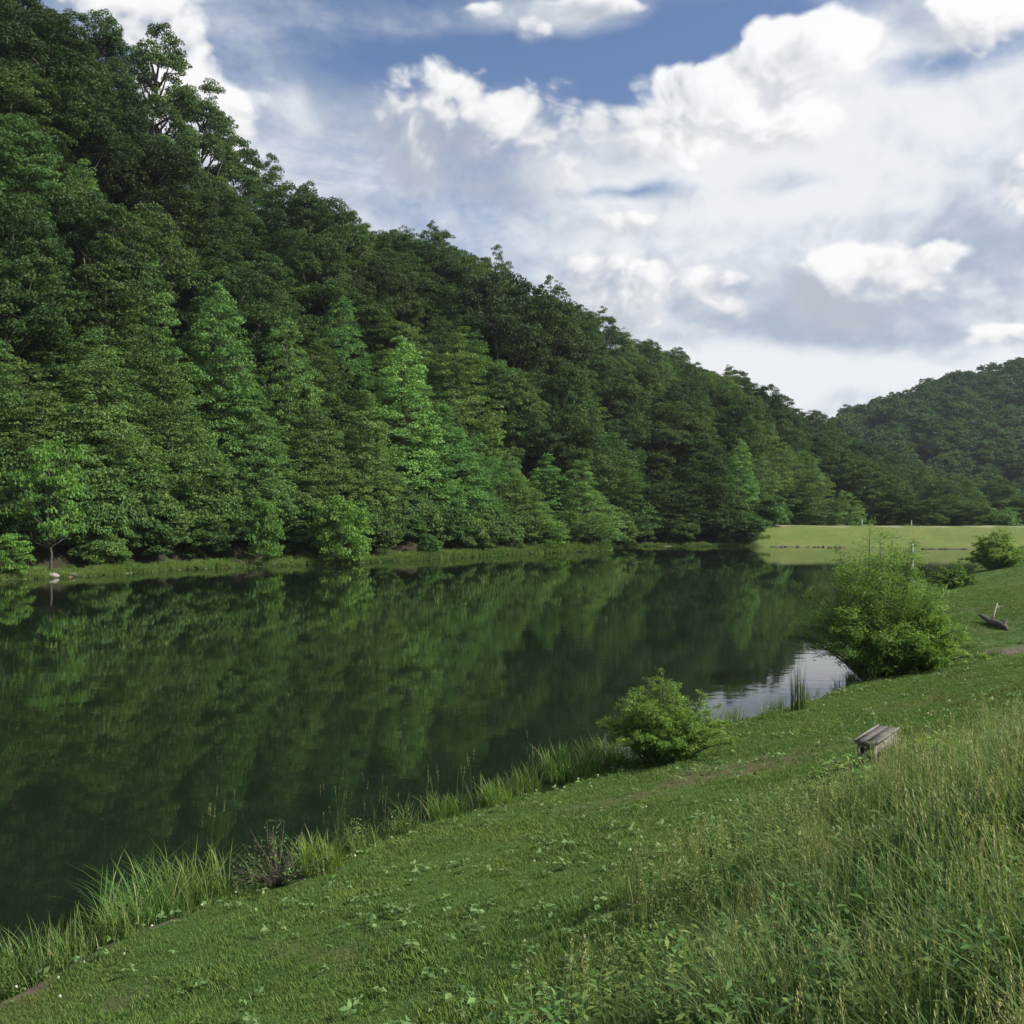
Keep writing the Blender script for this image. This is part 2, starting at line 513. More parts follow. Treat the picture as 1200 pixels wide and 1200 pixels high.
M['weed'] = leaf_mat('weed_leaf', (.085, .160, .050), (.150, .235, .085), transl=.25, objcol=False)
M['straw'] = leaf_mat('seed_head', (.20, .21, .085), (.36, .36, .17), transl=.3, objcol=False, hue=.02)
M['flower'] = leaf_mat('clover_flower', (.55, .55, .48), (.75, .75, .68), transl=.2, objcol=False, hue=.0)

def wood_mat(name, a, b, scale=6.0, stretch=(1, 1, .15), bump=.3, rough=.85):
    m, T, out = new_mat(name)
    tc = T.new('ShaderNodeTexCoord')
    mp = T.new('ShaderNodeMapping'); mp.inputs['Scale'].default_value = stretch
    T.l.new(tc.outputs['Object'], mp.inputs[0])
    n = T.noise(mp.outputs[0], scale, 6, .65, .3)
    n2 = T.noise(tc.outputs['Object'], scale * .35, 3, .5)
    c = T.mix(T.sstep(n, .3, .7), a, b)
    c = T.mix(T.mul(T.sstep(n2, .4, .75), .45), c, tuple(v * .55 for v in a))
    p = T.new('ShaderNodeBsdfPrincipled')
    T.l.new(c, p.inputs['Base Color']); p.inputs['Roughness'].default_value = rough
    bp = T.new('ShaderNodeBump'); bp.inputs['Strength'].default_value = bump; bp.inputs['Distance'].default_value = .02
    T.l.new(n, bp.inputs['Height']); T.l.new(bp.outputs[0], p.inputs['Normal'])
    T.l.new(p.outputs[0], out.inputs[0])
    return m
M['bark'] = wood_mat('bark', (.042, .036, .030), (.095, .084, .070), 3.0, (1, 1, .2), .6)
M['twig'] = wood_mat('dry_twig', (.060, .048, .036), (.115, .090, .068), 8)
M['bench'] = wood_mat('weathered_board', (.11, .10, .09), (.225, .21, .19), 26, (1, .06, 1), .5)
M['bench_dark'] = wood_mat('weathered_board_dark', (.055, .048, .042), (.125, .113, .10), 26, (1, .06, 1), .5)
M['log'] = wood_mat('log_bark', (.055, .042, .034), (.13, .10, .08), 7, (.3, .3, .3), .6)
M['log_bare'] = wood_mat('bare_wood', (.32, .28, .21), (.48, .43, .34), 9, (.5, .5, .5), .3)
M['stone'] = wood_mat('stone', (.20, .19, .175), (.38, .365, .335), 5, (1, 1, 1), .5)
M['post'] = wood_mat('pale_post', (.26, .255, .23), (.42, .41, .37), 5, (1, 1, .3), .3)

def ground_mat():
    m, T, out = new_mat('ground_cover')
    g = T.new('ShaderNodeNewGeometry').outputs['Position']
    wood = T.new('ShaderNodeAttribute', attribute_name='wood').outputs['Fac']
    mud = T.new('ShaderNodeAttribute', attribute_name='mud').outputs['Fac']
    dam = T.new('ShaderNodeAttribute', attribute_name='dam').outputs['Fac']
    path = T.new('ShaderNodeAttribute', attribute_name='path').outputs['Fac']
    n1 = T.noise(g, .45, 5, .6); n2 = T.noise(g, 9.0, 6, .7); n3 = T.noise(g, 42.0, 4, .7)
    lawn = T.mix(T.sstep(n1, .35, .65), (.052, .104, .022), (.074, .128, .028))
    lawn = T.mix(T.sstep(n2, .35, .75), lawn, (.036, .070, .016))
    lawn = T.mix(T.mul(T.sstep(n3, .5, .8), .5), lawn, (.105, .150, .044))
    red = T.sstep(T.noise(g, .23, 3, .5), .56, .70)
    lawn = T.mix(T.mul(red, .45), lawn, (.078, .080, .030))
    dn = T.noise(g, .16, 5, .65)
    damc = T.mix(T.sstep(dn, .3, .7), (.086, .130, .028), (.128, .165, .038))
    damc = T.mix(T.mul(T.sstep(T.noise(g, .55, 5, .7), .45, .65), .6), damc, (.150, .150, .050))
    damc = T.mix(T.sstep(T.noise(g, 1.4, 5, .7), .35, .8), damc, (.076, .112, .026))
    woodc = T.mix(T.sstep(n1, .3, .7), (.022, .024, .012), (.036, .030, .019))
    mudc = T.mix(T.sstep(n2, .3, .7), (.075, .060, .044), (.150, .122, .090))
    mudc = T.mix(T.mul(T.sstep(n3, .55, .7), .6), mudc, (.30, .25, .19))
    pathc = T.mix(n2, (.17, .185, .10), (.25, .25, .16))
    dry = T.new('ShaderNodeAttribute', attribute_name='dry').outputs['Fac']
    lawn = T.mix(T.mul(dry, .85), lawn, T.mix(n2, (.062, .060, .024), (.125, .105, .050)))
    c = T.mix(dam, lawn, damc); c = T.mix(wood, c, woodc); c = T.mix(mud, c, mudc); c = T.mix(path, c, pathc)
    p = T.new('ShaderNodeBsdfPrincipled')
    T.l.new(c, p.inputs['Base Color'])
    p.inputs['Roughness'].default_value = .9
    p.inputs['Specular IOR Level'].default_value = .15
    bp = T.new('ShaderNodeBump'); bp.inputs['Strength'].default_value = .6; bp.inputs['Distance'].default_value = .04
    T.l.new(n3, bp.inputs['Height']); T.l.new(bp.outputs[0], p.inputs['Normal'])
    T.l.new(p.outputs[0], out.inputs[0])
    return m

def water_mat():
    m, T, out = new_mat('lake_water')
    g = T.new('ShaderNodeNewGeometry').outputs['Position']
    p = T.new('ShaderNodeBsdfPrincipled')
    nb = T.noise(g, .06, 3, .5)
    T.l.new(T.mix(nb, (.0055, .0110, .0060), (.009, .0155, .0072)), p.inputs['Base Color'])
    p.inputs['Roughness'].default_value = .02
    p.inputs['IOR'].default_value = 1.33
    mp = T.new('ShaderNodeMapping'); mp.inputs['Scale'].default_value = (.55, 1.0, 1.0); mp.inputs['Rotation'].default_value = (0, 0, .35)
    T.l.new(g, mp.inputs[0])
    a = T.noise(mp.outputs[0], 1.1, 3, .5, .4)
    b = T.noise(mp.outputs[0], 6.0, 2, .5, .2)
    calm = T.sstep(T.noise(g, .035, 2, .5), .40, .62, .35, 1.0)
    hgt = T.mul(T.add(T.mul(a, 1.0), T.mul(b, .16)), calm)
    bp = T.new('ShaderNodeBump'); bp.inputs['Strength'].default_value = .5; bp.inputs['Distance'].default_value = .008
    T.l.new(hgt, bp.inputs['Height']); T.l.new(bp.outputs[0], p.inputs['Normal'])
    T.l.new(p.outputs[0], out.inputs[0])
    return m

# ------------------------------------------------------------------ ground and water
_dx, _dy, _dz = on_ground(845, 905)
def dry_patch(x, y):
    a = .62
    p = (x - _dx) * cos(a) + (y - _dy) * sin(a); q = -(x - _dx) * sin(a) + (y - _dy) * cos(a)
    r = np.hypot(p / 3.4, q / 1.25) + .55 * vnoise(x, y, 1.0, 161, 3)
    r2 = .95 - .9 * vnoise(x, y, 3.3, 171, 2) + .4 * vnoise(x, y, .7, 172, 2)
    return np.maximum(1 - sm(r, .35, 1.05), .6 * (1 - sm(r2, .35, .6)))
def build_ground():
    az = np.concatenate([np.arange(-180, -42, 4.0), np.arange(-42, -29, .8), np.arange(-29, 29, .135), np.arange(29, 42, .8), np.arange(42, 180, 4.0)]) * pi / 180
    rr = np.concatenate([np.exp(np.arange(math.log(1.2), math.log(760), .0155)), np.array([800, 900, 1050, 1250, 1600, 2200, 3200])])
    A, RR = np.meshgrid(az, rr)
    X = RR * np.sin(A); Y = RR * np.cos(A)
    Z = height(X, Y)
    na, nr = len(az), len(rr)
    V = np.stack([X, Y, Z], -1).reshape(-1, 3)
    V = np.vstack([V, [[0, 0, h1(0, 0)]]])
    i = np.arange(nr - 1)[:, None] * na; j = np.arange(na)[None, :]; jn = (j + 1) % na
    Q = np.stack([i + j, i + na + j, i + na + jn, i + jn], -1).reshape(-1, 4)
    j = np.arange(na); Tt = np.stack([np.full(na, na * nr), j, (j + 1) % na], -1)
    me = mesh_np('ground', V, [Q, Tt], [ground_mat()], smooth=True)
    x, y = V[:, 0], V[:, 1]
    d, s = near_d(x, y)
    zh, t, dh = slope_h(HILL, x, y, HBASE)
    zf, tf, df = slope_h(FARH, x, y)
    fr = 1.0 * vnoise(x, y, 4.0, 3, 2)
    behind_dam = (y > DAM_Y + 24) & (x > 34)
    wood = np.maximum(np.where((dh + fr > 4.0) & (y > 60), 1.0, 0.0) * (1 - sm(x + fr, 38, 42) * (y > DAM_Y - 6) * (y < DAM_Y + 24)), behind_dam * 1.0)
    dam = sm(y, DAM_Y - 6, DAM_Y - 2) * (1 - sm(y, DAM_Y + 22, DAM_Y + 26)) * sm(x, 38, 42)
    e = vnoise(x, y, .8, 9, 3)
    mud = np.clip(1 - np.abs(d + .05) / .28, 0, 1) * sm(e, -.1, .4)
    mud = np.maximum(mud, sm(.62 - np.maximum(d, 0) + .35 * e, .0, .35) * sm(13.4 - y, 0, 1.2) * (d > -.4))
    mud = np.maximum(mud, sm(1.9 - np.hypot((x - 17.3) * .55, (y - 37.0) * 1.6) + .7 * e, .3, 1.0))
    mud = np.maximum(mud, np.clip(1 - np.abs(dh - .1) / .6, 0, 1) * (y > 60) * (x < 42))
    path = sm(2.0 - np.abs(y - (DAM_Y + 14.2)), 0, .5) * sm(x, 40, 42)
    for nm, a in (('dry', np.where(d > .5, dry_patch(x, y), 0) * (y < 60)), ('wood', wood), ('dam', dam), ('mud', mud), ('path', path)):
        at_ = me.attributes.new(nm, 'FLOAT', 'POINT')
        at_.data.foreach_set('value', np.asarray(a, np.float32))
    tag(link('ground', me), kind='structure')
    W = mesh_np('lake', [(-330, -160, 0), (150, -160, 0), (150, 176, 0), (-330, 176, 0)], [np.array([[0, 1, 2, 3]])], [water_mat()])
    tag(link('lake', W), kind='structure')
build_ground()

# ------------------------------------------------------------------ trees
def clump(rng, c, rh, rv, n, out, droop, L, ratio, base_t, spread=.7, updir=.5):
    r = np.sqrt(rng.uniform(0, 1, n)); a = rng.uniform(0, 2 * pi, n)
    x, y = r * np.cos(a), r * np.sin(a)
    z = rv * (np.sqrt(np.maximum(1 - r * r, 0)) * rng.uniform(-.35, 1.0, n))
    o = np.asarray(out, float)
    w = x * o[0] + y * o[1]
    P = np.stack([x * rh, y * rh, z - droop * rh * (r ** 2 * .45 + np.maximum(w, 0) * .5)], -1) + c
    nn = np.stack([x * .7, y * .7, np.full(n, updir)], -1) + o * .25 + rng.normal(0, spread, (n, 3))
    dd = np.stack([x, y, -.35 - droop * r], -1) + o * .4 + rng.normal(0, .45, (n, 3))
    LL = L * rng.uniform(.7, 1.3, n)
    t = np.clip(base_t + rng.normal(0, .16, n), 0, 1)
    return (P, nn, dd, LL, LL * ratio, t)

def spire_tree(name, seed, H, Rm, leafL=.42, dens=1.0, bare=.05, fat=.8, leaf='leaf_shore', nl=44):
    """ovate to conical lakeside tree with layered, drooping boughs down to the ground"""
    rng = np.random.default_rng(seed)
    B = Build(); L = []
    k = 9
    tz = np.linspace(0, .93, k)
    wig = np.cumsum(rng.normal(0, .10, (k, 2)), 0) * (H / 22)
    tp = np.stack([wig[:, 0], wig[:, 1], tz * H], -1); tp[0, :2] = 0; tp[0, 2] = -.6
    B.tube(tp, np.linspace(H * .011 + .05, .015, k), 8, rng)
    ph0 = rng.uniform(0, 50)
    def env(t, a):
        e = (1 - t) ** fat * (.70 + .30 * min(1, t / .18))
        n = vnoise(np.array([a / (2 * pi) * 4 + ph0]), np.array([t * H / 3.6 + ph0]), 1.0, seed, 2)[0]
        return Rm * e * (1 + .62 * n) + .25
    for i in range(nl):
        t = bare + (1 - bare - .05) * ((i + rng.uniform(.2, .8)) / nl)
        a = i * 2.39996 + rng.normal(0, .3)
        ln = env(t, a % (2 * pi)) * .9
        o = np.array([cos(a), sin(a), 0.0])
        s0 = np.array([np.interp(t, tz, tp[:, 0]), np.interp(t, tz, tp[:, 1]), max(t * H - ln * .5, .4)])
        e = np.array([s0[0], s0[1], t * H]) + o * ln
        B.tube([s0, (s0 + e) / 2 + [0, 0, -.05 * ln], e], [max(.02, .016 * ln + .012), .011 * ln + .01, .01], 5)
    btn = rng.uniform(0, 50)
    N = int(26 * Rm * H / 10 * dens * 1.55)
    for i in range(N):
        t = bare + (1 - bare) * (1 - sqrt(rng.uniform(0, 1)) if rng.uniform() < .75 else rng.uniform(0, .97))
        a = rng.uniform(0, 2 * pi)
        f = rng.uniform(.80, 1.06) if rng.uniform() < .64 else rng.uniform(.10, .8)
        r_ = env(t, a) * f
        o = np.array([cos(a), sin(a), 0.0])
        c = np.array([np.interp(t, tz, tp[:, 0]), np.interp(t, tz, tp[:, 1]), t * H * (1 + .0) + .35 - .10 * r_]) + o * r_
        rh = rng.uniform(.42, 1.0) * (.65 + .35 * min(1, r_ / 2.5))
        n = int(48 * rh * rh / (leafL / .36) ** 2) + 6
        bt = np.clip(.46 + .55 * vnoise(np.array([a * 1.3 + btn]), np.array([t * H / 2.2]), 1.0, seed + 5, 2)[0] + rng.normal(0, .08), .02, .98)
        L.append(clump(rng, c, rh, .62 * rh + .1, n, o * .9, .18, leafL, .6, bt))
    L.append(clump(rng, tp[-1] + [0, 0, .1], .55, .8, int(30 * dens), (0, 0, 0), .3, leafL, .62, .6))
    return leaf_mesh(name + '_crown', L, M[leaf]), B.mesh(name + '_trunk', M['bark'], True)

def round_tree(name, seed, H, Rm, leafL=.5, dens=1.0, lobes=9, base=.32, gap=1.0, leaf='leaf_hill', lob_r=.46, low=False):
    """broad woodland tree: trunk, main limbs, each carrying a lobe of foliage"""
    rng = np.random.default_rng(seed)
    B = Build(); L = []
    fork = base * H
    B.tube([(0, 0, -1.0), (rng.normal(0, .1), rng.normal(0, .1), fork * .6), (rng.normal(0, .2), rng.normal(0, .2), fork), (rng.normal(0, .5), rng.normal(0, .5), H * .75)],
           [H * .013 + .05, H * .011 + .03, H * .008 + .03, .04], 8, rng)
    for i in range(lobes):
        if i == 0:
            c = np.array([rng.normal(0, .12) * Rm, rng.normal(0, .12) * Rm, H * (1 - lob_r * Rm / H * .9)])
            lr = Rm * lob_r
        else:
            a = i * 2.39996 + rng.normal(0, .25)
            f = i / max(lobes - 1, 1)
            hh = H * (.86 - (.86 - base - .10) * f) + rng.normal(0, .03) * H
            rad = Rm * (.38 + .30 * sin(min(1, f * 1.25) * pi * .62)) * rng.uniform(.8, 1.15)
            c = np.array([cos(a) * rad, sin(a) * rad, hh]); lr = Rm * lob_r * rng.uniform(.75, 1.15)
        s0 = np.array([0, 0, np.clip(c[2] - np.hypot(c[0], c[1]) * rng.uniform(.9, 1.3) - .6, fork * .8, H * .72)])
        mid = s0 * .45 + c * .55 + np.array([0, 0, -.02 * H]) + rng.normal(0, .25, 3)
        B.tube([s0, mid, c], [.0075 * H, .005 * H, .02], 5)
        bt0 = np.clip(.42 + rng.normal(0, .16), 0, 1)
        nc = max(7, int(5.2 * lr * lr * gap))
        for q in range(nc):
            zz = rng.uniform(-.45, 1.0); ph = rng.uniform(0, 2 * pi); sr = sqrt(max(0, 1 - zz * zz))
            o = np.array([cos(ph) * sr, sin(ph) * sr, zz])
            p = c + o * lr * np.array([1, 1, .82]) * rng.uniform(.75, 1.08)
            rh = rng.uniform(.42, 1.2) * (1 if lr > 1.5 else .8)
            n = int(dens * 34 * rh * rh / (leafL / .5) ** 2) + 5
            L.append(clump(rng, p, rh, .55 * rh + .1, n, o * np.array([1, 1, .5]), .08, leafL, .62, np.clip(bt0 + rng.normal(0, .10), 0, 1), .75, .45))
            if q % 6 == 0:
                B.tube([c, (c + p) / 2 + rng.normal(0, .15, 3), p], [.03, .022, .012], 4)
    return leaf_mesh(name + '_crown', L, M[leaf]), B.mesh(name + '_trunk', M['bark'], True)

LIB = {}
LIB['spire'] = [spire_tree('spire', 100 + i, 22, r, .27, 1.0, (.10, .06, .13, .08, .11)[i], f) for i, (r, f) in enumerate(((6.2, .78), (5.4, .70), (6.8, .9), (5.8, .62), (5.0, .85)))]
LIB['round'] = [round_tree('round', 200 + i, 18, 6.4, .29, .95, n, b) for i, (n, b) in enumerate(((11, .20), (14, .16), (10, .26), (13, .20), (16, .14)))]
LIB['open'] = [round_tree('open', 300 + i, 18, 6.2, .28, .95, 20, .40, 1.1, lob_r=.22) for i in range(3)]
LIB['crest'] = [round_tree('crest', 350 + i, 27, 7.0, .29, 1.0, 40, .22, 1.15, lob_r=.235) for i in range(2)]
LIB['young'] = [round_tree('young', 400 + i, 10, 4.4, .36, 1.0, 16, .12, 1.3, 'leaf_young', .36) for i in range(2)]
LIB['airy'] = [round_tree('airy', 450, 10, 4.4, .34, .75, 20, .22, .85, 'leaf_young', .27)]
LIB['bushy'] = [round_tree('bushy', 460 + i, 6, 3.2, .30, 1.1, 14, .0, 1.5, 'leaf_young', .38) for i in range(2)]
LIB['low'] = [round_tree('low', 500 + i, 6, 4.0, .34, 1.2, 11, .08, 1.6, 'leaf_shore', .42) for i in range(2)]

def make_tree(name, kind, var, loc, h, wid, rz, color, label, cat, group=None, first={}):
    cm, tm = LIB[kind][var % len(LIB[kind])]
    H0 = {'bushy': 6, 'crest': 27, 'airy': 10, 'spire': 22, 'round': 18, 'open': 18, 'young': 10, 'low': 6}[kind]
    W0 = {'bushy': 3.2, 'crest': 7.0, 'airy': 4.4, 'spire': 5.8, 'round': 6.4, 'open': 6.2, 'young': 4.4, 'low': 4.0}[kind]
    r = empty(name, loc, rz, (wid / W0, wid / W0, h / H0))
    tag(r, label, cat, group)
    link('trunk', tm, r)
    c = link('crown', cm, r)
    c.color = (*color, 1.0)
    return r

rnd = random.Random(7)
def tone(v, warm=0.0):
    return (v * (1 + warm), v, v * (1 - warm * .5))

def shore_y(px):
    return float(np.interp(az_of(px), HILL[:, 0], HILL[:, 1]))

placed = []      # (x, y, radius) so that the wood leaves room
def lakeside(px, top, dy, wid, kind, var, color, label, cat='tree', name='lakeside_tree', group=None):
    Y = shore_y(px) + dy
    X = (px - 600) / 1230.0 * Y
    z = h1(X, Y)
    h = CAMZ + (HOR - top) / 1230.0 * Y - z
    make_tree(name, kind, var, (X, Y, z - .1), h, wid, rnd.uniform(0, 6.28), color, label, cat, group)
    placed.append((X, Y, wid * .75))

# front rank along the far bank, left to right
LS = [
    (-40, 300, 11.0, 6.0, 'spire', 0, tone(1.25), 'tall dark tree at the left edge of the picture on the far bank'),
    (25, 415, 10.0, 5.2, 'spire', 3, tone(1.17, .05), 'dark drooping tree behind the pale sapling at far left'),
    (95, 183, 33.0, 5.0, 'spire', 1, tone(1.41), 'very tall narrow tree rising above its neighbours at the left'),
    (112, 382, 10.0, 6.4, 'spire', 2, tone(1.09), 'dark layered tree right of the pale sapling with boughs to the ground'),
    (182, 304, 16.0, 5.6, 'spire', 4, tone(1.41), 'pointed tree second in height left of the bright conical one'),
    (205, 420, 9.0, 5.6, 'spire', 0, tone(1.06), 'dark tree with low drooping boughs over the narrow grass bank'),
    (258, 330, 14.0, 6.2, 'spire', 1, tone(1.60, .03), 'bright conical tree left of the pale sapling pair on the bank'),
    (300, 455, 10.0, 4.8, 'spire', 2, tone(1.09), 'dark tree directly behind the small feathery sapling'),
    (338, 368, 16.0, 4.6, 'spire', 3, tone(1.33), 'slim pointed tree above the small feathery sapling'),
    (375, 470, 11.0, 5.0, 'spire', 0, tone(1.20), 'mid green tree behind the round bright bush at the water'),
    (425, 455, 10.0, 5.6, 'spire', 4, tone(1.30), 'shorter tree in front left of the sharp bright cone'),
    (472, 393, 15.0, 7.6, 'spire', 1, tone(1.79, .03), 'sharp bright cone-shaped tree, tallest point at mid bank'),
    (520, 470, 11.0, 6.4, 'spire', 2, tone(1.54), 'broad bright tree leaning on the right flank of the sharp cone'),
    (560, 505, 9.0, 5.0, 'spire', 3, tone(1.33), 'mid green tree between the bright cone and the low point trees'),
    (600, 535, 9.0, 5.6, 'spire', 0, tone(1.39, .02), 'first of the low bright trees towards the grassy point'),
    (640, 530, 11.0, 6.2, 'spire', 4, tone(1.48, .02), 'middle of the low bright trees before the grassy point'),
    (678, 538, 7.5, 5.6, 'spire', 2, tone(1.57, .02), 'last bright rounded tree at the tip of the grassy point'),
    (735, 530, 9.0, 6.4, 'spire', 0, tone(0.52), 'dark tree just past the grassy point in the shaded cove'),  # these four cove trees carry the cove's shade in their leaf colour
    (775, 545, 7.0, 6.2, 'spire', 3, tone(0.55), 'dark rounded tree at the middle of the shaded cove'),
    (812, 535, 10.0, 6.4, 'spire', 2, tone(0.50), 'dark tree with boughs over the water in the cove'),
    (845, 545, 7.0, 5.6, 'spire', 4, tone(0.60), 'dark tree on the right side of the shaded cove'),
    (868, 513, 12.0, 4.8, 'spire', 1, tone(1.69, .03), 'narrow bright cone tree near the end of the dam'),
    (893, 530, 16.0, 4.4, 'spire', 3, tone(1.25), 'slim green tree beside the narrow bright cone near the dam'),
]
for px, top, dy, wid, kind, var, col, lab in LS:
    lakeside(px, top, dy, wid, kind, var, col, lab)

# behind the left end of the dam
for px, top, Y, wid, kind, var, col, lab in (
    (918, 517, 206, 5.4, 'spire', 1, tone(1.05), 'pointed tree behind the left end of the dam'),
    (955, 548, 204, 7.2, 'spire', 2, tone(1.12), 'pale broad tree standing behind the dam left of the crest post'),
    (990, 573, 201, 4.6, 'spire', 3, tone(1.22), 'small pale rounded tree behind the dam next to the crest post'),
    (938, 565, 202, 5.0, 'spire', 4, tone(.95), 'low tree behind the dam between two pointed ones')):
    X = (px - 600) / 1230.0 * Y; z = h1(X, Y)
    make_tree('lakeside_tree', kind, var, (X, Y, z - .1), CAMZ + (HOR - top) / 1230.0 * Y - z, wid, rnd.uniform(0, 6), col, lab, 'tree')
    placed.append((X, Y, wid * .8))

# large dark crowns and the open trees on the skyline
def hill_at(px, t):
    az = az_of(px)
    Ys = np.interp(az, HILL[:, 0], HILL[:, 1]); Yr = np.interp(az, HILL[:, 0], HILL[:, 2])
    Y = Ys + t * (Yr - Ys)
    X = (px - 600) / 1230.0 * Y
    return X, Y, h1(X, Y)

def hillside(px, t, top, wid, kind, var, col, lab, group=None, name='broadleaf_tree'):
    X, Y, z = hill_at(px, t)
    h = max(9.0, CAMZ + (HOR - top) / 1230.0 * Y - z)
    make_tree(name, kind, var, (X, Y, z - .2), h, wid, rnd.uniform(0, 6.28), col, lab, 'tree', group)
    placed.append((X, Y, wid * .8))

for args in (
    (112, .93, 4, 6.4, 'crest', 0, tone(.95), 'open crowned tree at top left with sky through its leaves'),
    (182, .93, 24, 7.6, 'crest', 1, tone(.95), 'tallest open crowned skyline tree against the white cloud at left'),
    (236, .95, 92, 6.2, 'crest', 0, tone(.95), 'ragged open tree right of the tallest skyline tree'),
    (275, .98, 158, 5.5, 'round', 1, tone(.9), 'dense skyline tree below the ragged open one'),
    (312, .98, 178, 5.0, 'open', 0, tone(.9), 'spiky skyline tree at the step in the ridge line'),
    (395, .62, 262, 7.5, 'open', 1, tone(.95, .05), 'tall open tree with bare limbs showing in the middle of the hillside'),
    (508, .97, 258, 5.0, 'open', 2, tone(.9), 'small ragged skyline tree above the sharp bright cone'),
    (580, .97, 288, 4.6, 'open', 0, tone(.92), 'thin skyline tree sticking up at the middle of the ridge'),
    (585, .42, 310, 8.2, 'round', 2, tone(.46), 'large very dark tree right of the sharp bright cone'),  # this crown and the next: shadowed part of the slope painted as leaf colour
    (640, .40, 345, 7.8, 'round', 3, tone(.62, .10), 'large olive dark tree above the low bright trees'),
    (655, .22, 425, 6.6, 'round', 0, tone(.9, .05), 'rounded tree just above the last bright trees of the point'),
    (645, .98, 322, 6.0, 'open', 1, tone(.9), 'lacy skyline tree where the ridge starts to drop'),
    (705, .98, 358, 5.2, 'open', 2, tone(.88), 'lacy skyline tree above the shaded cove'),
    (880, .98, 447, 5.4, 'open', 0, tone(.85), 'open skyline tree above the left end of the dam'),
    (960, 1.0, 478, 6.5, 'round', 2, tone(.85), 'rounded skyline tree where the left ridge meets the far hill')):
    hillside(*args)

# the rest of the wooded slope
ZONE_COL = [(130, 'uphill of the pale sapling'), (290, 'above the feathery sapling'), (430, 'left of the sharp bright cone'), (560, 'uphill of the sharp bright cone'),
            (720, 'above the grassy point'), (850, 'above the shaded cove'), (960, 'above the end of the dam'), (1300, 'behind the grassy dam')]
ZONE_ROW = [(.34, 'low on the slope'), (.78, 'halfway up the slope'), (9, 'along the crest')]
def spread(n_try, seed):
    rng = random.Random(seed)
    got = []
    for _ in range(n_try):
        px = rng.uniform(-60, 1175)
        t = rng.uniform(.10, 1.03) ** .9
        X, Y, z = hill_at(px, t)
        if px > 900 and Y < DAM_Y + 26: continue
        # nearer crowns sit closer together; lower rank spacing smaller
        need = 8.0 if px < 900 else 9.0
        ok = True
        for (x, y, r) in placed:
            if (x - X) ** 2 + (y - Y) ** 2 < (.42 * need + r * .72) ** 2: ok = False; break
        if not ok: continue
        placed.append((X, Y, need * .62))
        got.append((px, t, X, Y, z))
    return got
wood = spread(2600, 3)
for px, t, X, Y, z in wood:
    v = vnoise(np.array([X]), np.array([Y]), 45, 77, 2)[0]
    kind = 'round' if rnd.random() < (.72 if t > .3 else .45) else ('open' if t > .5 and rnd.random() < .4 else 'spire')
    h = rnd.uniform(14, 21) * (1.0 if px < 900 else .85) * (.78 if t > .85 else 1)
    wid = rnd.uniform(4.6, 8.6)
    lv = (.85 + .36 * v) * rnd.uniform(.66, 1.30)
    if 690 < px < 870 and t < .5: lv *= .75  # shade behind the cove put into the crown colour
    col = tone(lv, rnd.uniform(-.04, .08))
    cz = [c for lim, c in ZONE_COL if px < lim][0]
    rz_ = [c for lim, c in ZONE_ROW if t < lim][0]
    word = {'round': 'round-crowned', 'open': 'loose-crowned', 'spire': 'pointed'}[kind]
    shade_ = 'dark green' if lv < .75 else ('light green' if lv > .98 else 'mid-green')
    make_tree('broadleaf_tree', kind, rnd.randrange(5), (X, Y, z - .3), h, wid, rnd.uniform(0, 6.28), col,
              f'{shade_} {word} tree {rz_} {cz}', 'tree', f'{shade_} {word} trees {rz_}, {cz}')
print('hill trees', len(wood))

# pale saplings and shrubs at the far water's edge
def bank_tree(name, px, base_dy, top, wid, kind, var, col, lab, cat):
    lakeside(px, top, base_dy, wid, kind, var, col, lab, cat, name)
bank_tree('sapling', 58, 2.4, 514, 3.3, 'airy', 0, (.95, 1.18, 1.25), 'pale yellow-green sapling on a thin trunk at far left bank', 'tree')
bank_tree('sapling', 312, 1.4, 586, 2.2, 'bushy', 1, (.86, 1.08, 1.15), 'small feathery yellow-green sapling on the far bank', 'tree')
bank_tree('shrub', 402, .0, 582, 2.9, 'bushy', 0, (.92, 1.16, 1.25), 'round bright shrub leaning over the water at mid bank', 'shrub')
bank_tree('shrub', 14, .9, 625, 1.6, 'bushy', 1, (.82, 1.0, 1.05), 'small pale shrub at the water edge in the left corner of the far bank', 'shrub')
bank_tree('shrub', 505, 1.4, 627, 1.5, 'low', 0, tone(1.05), 'small grey-green shrub on the far bank grass at mid picture', 'shrub')
bank_tree('shrub', 120, 3.6, 628, 2.2, 'low', 1, tone(1.1), 'low shrub at the foot of the pale sapling', 'shrub')
bank_tree('shrub', 648, 2.2, 610, 2.6, 'bushy', 1, tone(.85), 'low light shrub below the trees of the grassy point', 'shrub')
bank_tree('shrub', 880, 1.8, 603, 3.6, 'low', 0, tone(.8), 'dark dome-shaped shrub at the left end of the dam', 'shrub')
bank_tree('shrub', 862, 2.4, 606, 2.8, 'low', 1, tone(.9), 'smaller dark shrub left of the dome-shaped one', 'shrub')
for i, (px, dy, top, wid, c) in enumerate(((245, 5, 612, 2.6, .8), (165, 5.5, 610, 2.6, .75), (445, 5, 612, 2.8, .8), (545, 5, 606, 2.8, .9), (745, 3.0, 606, 3.0, .75), (800, 3.2, 610, 2.8, .7), (590, 4.5, 608, 2.6, .95), (350, 5, 622, 2.2, .8))):
    bank_tree('shrub', px, dy, top, wid, 'low', i, tone(c),
              ['understory shrub right of the sapling foot on the far bank', 'understory shrub in the dark left part of the far bank', 'understory shrub right of the round bright shrub',
               'understory shrub under the flank of the sharp bright cone', 'shrub in the shade at the left of the cove', 'shrub in the shade at the middle of the cove', 'understory shrub under the first low bright tree', 'understory shrub left of the round bright shrub'][i], 'shrub')

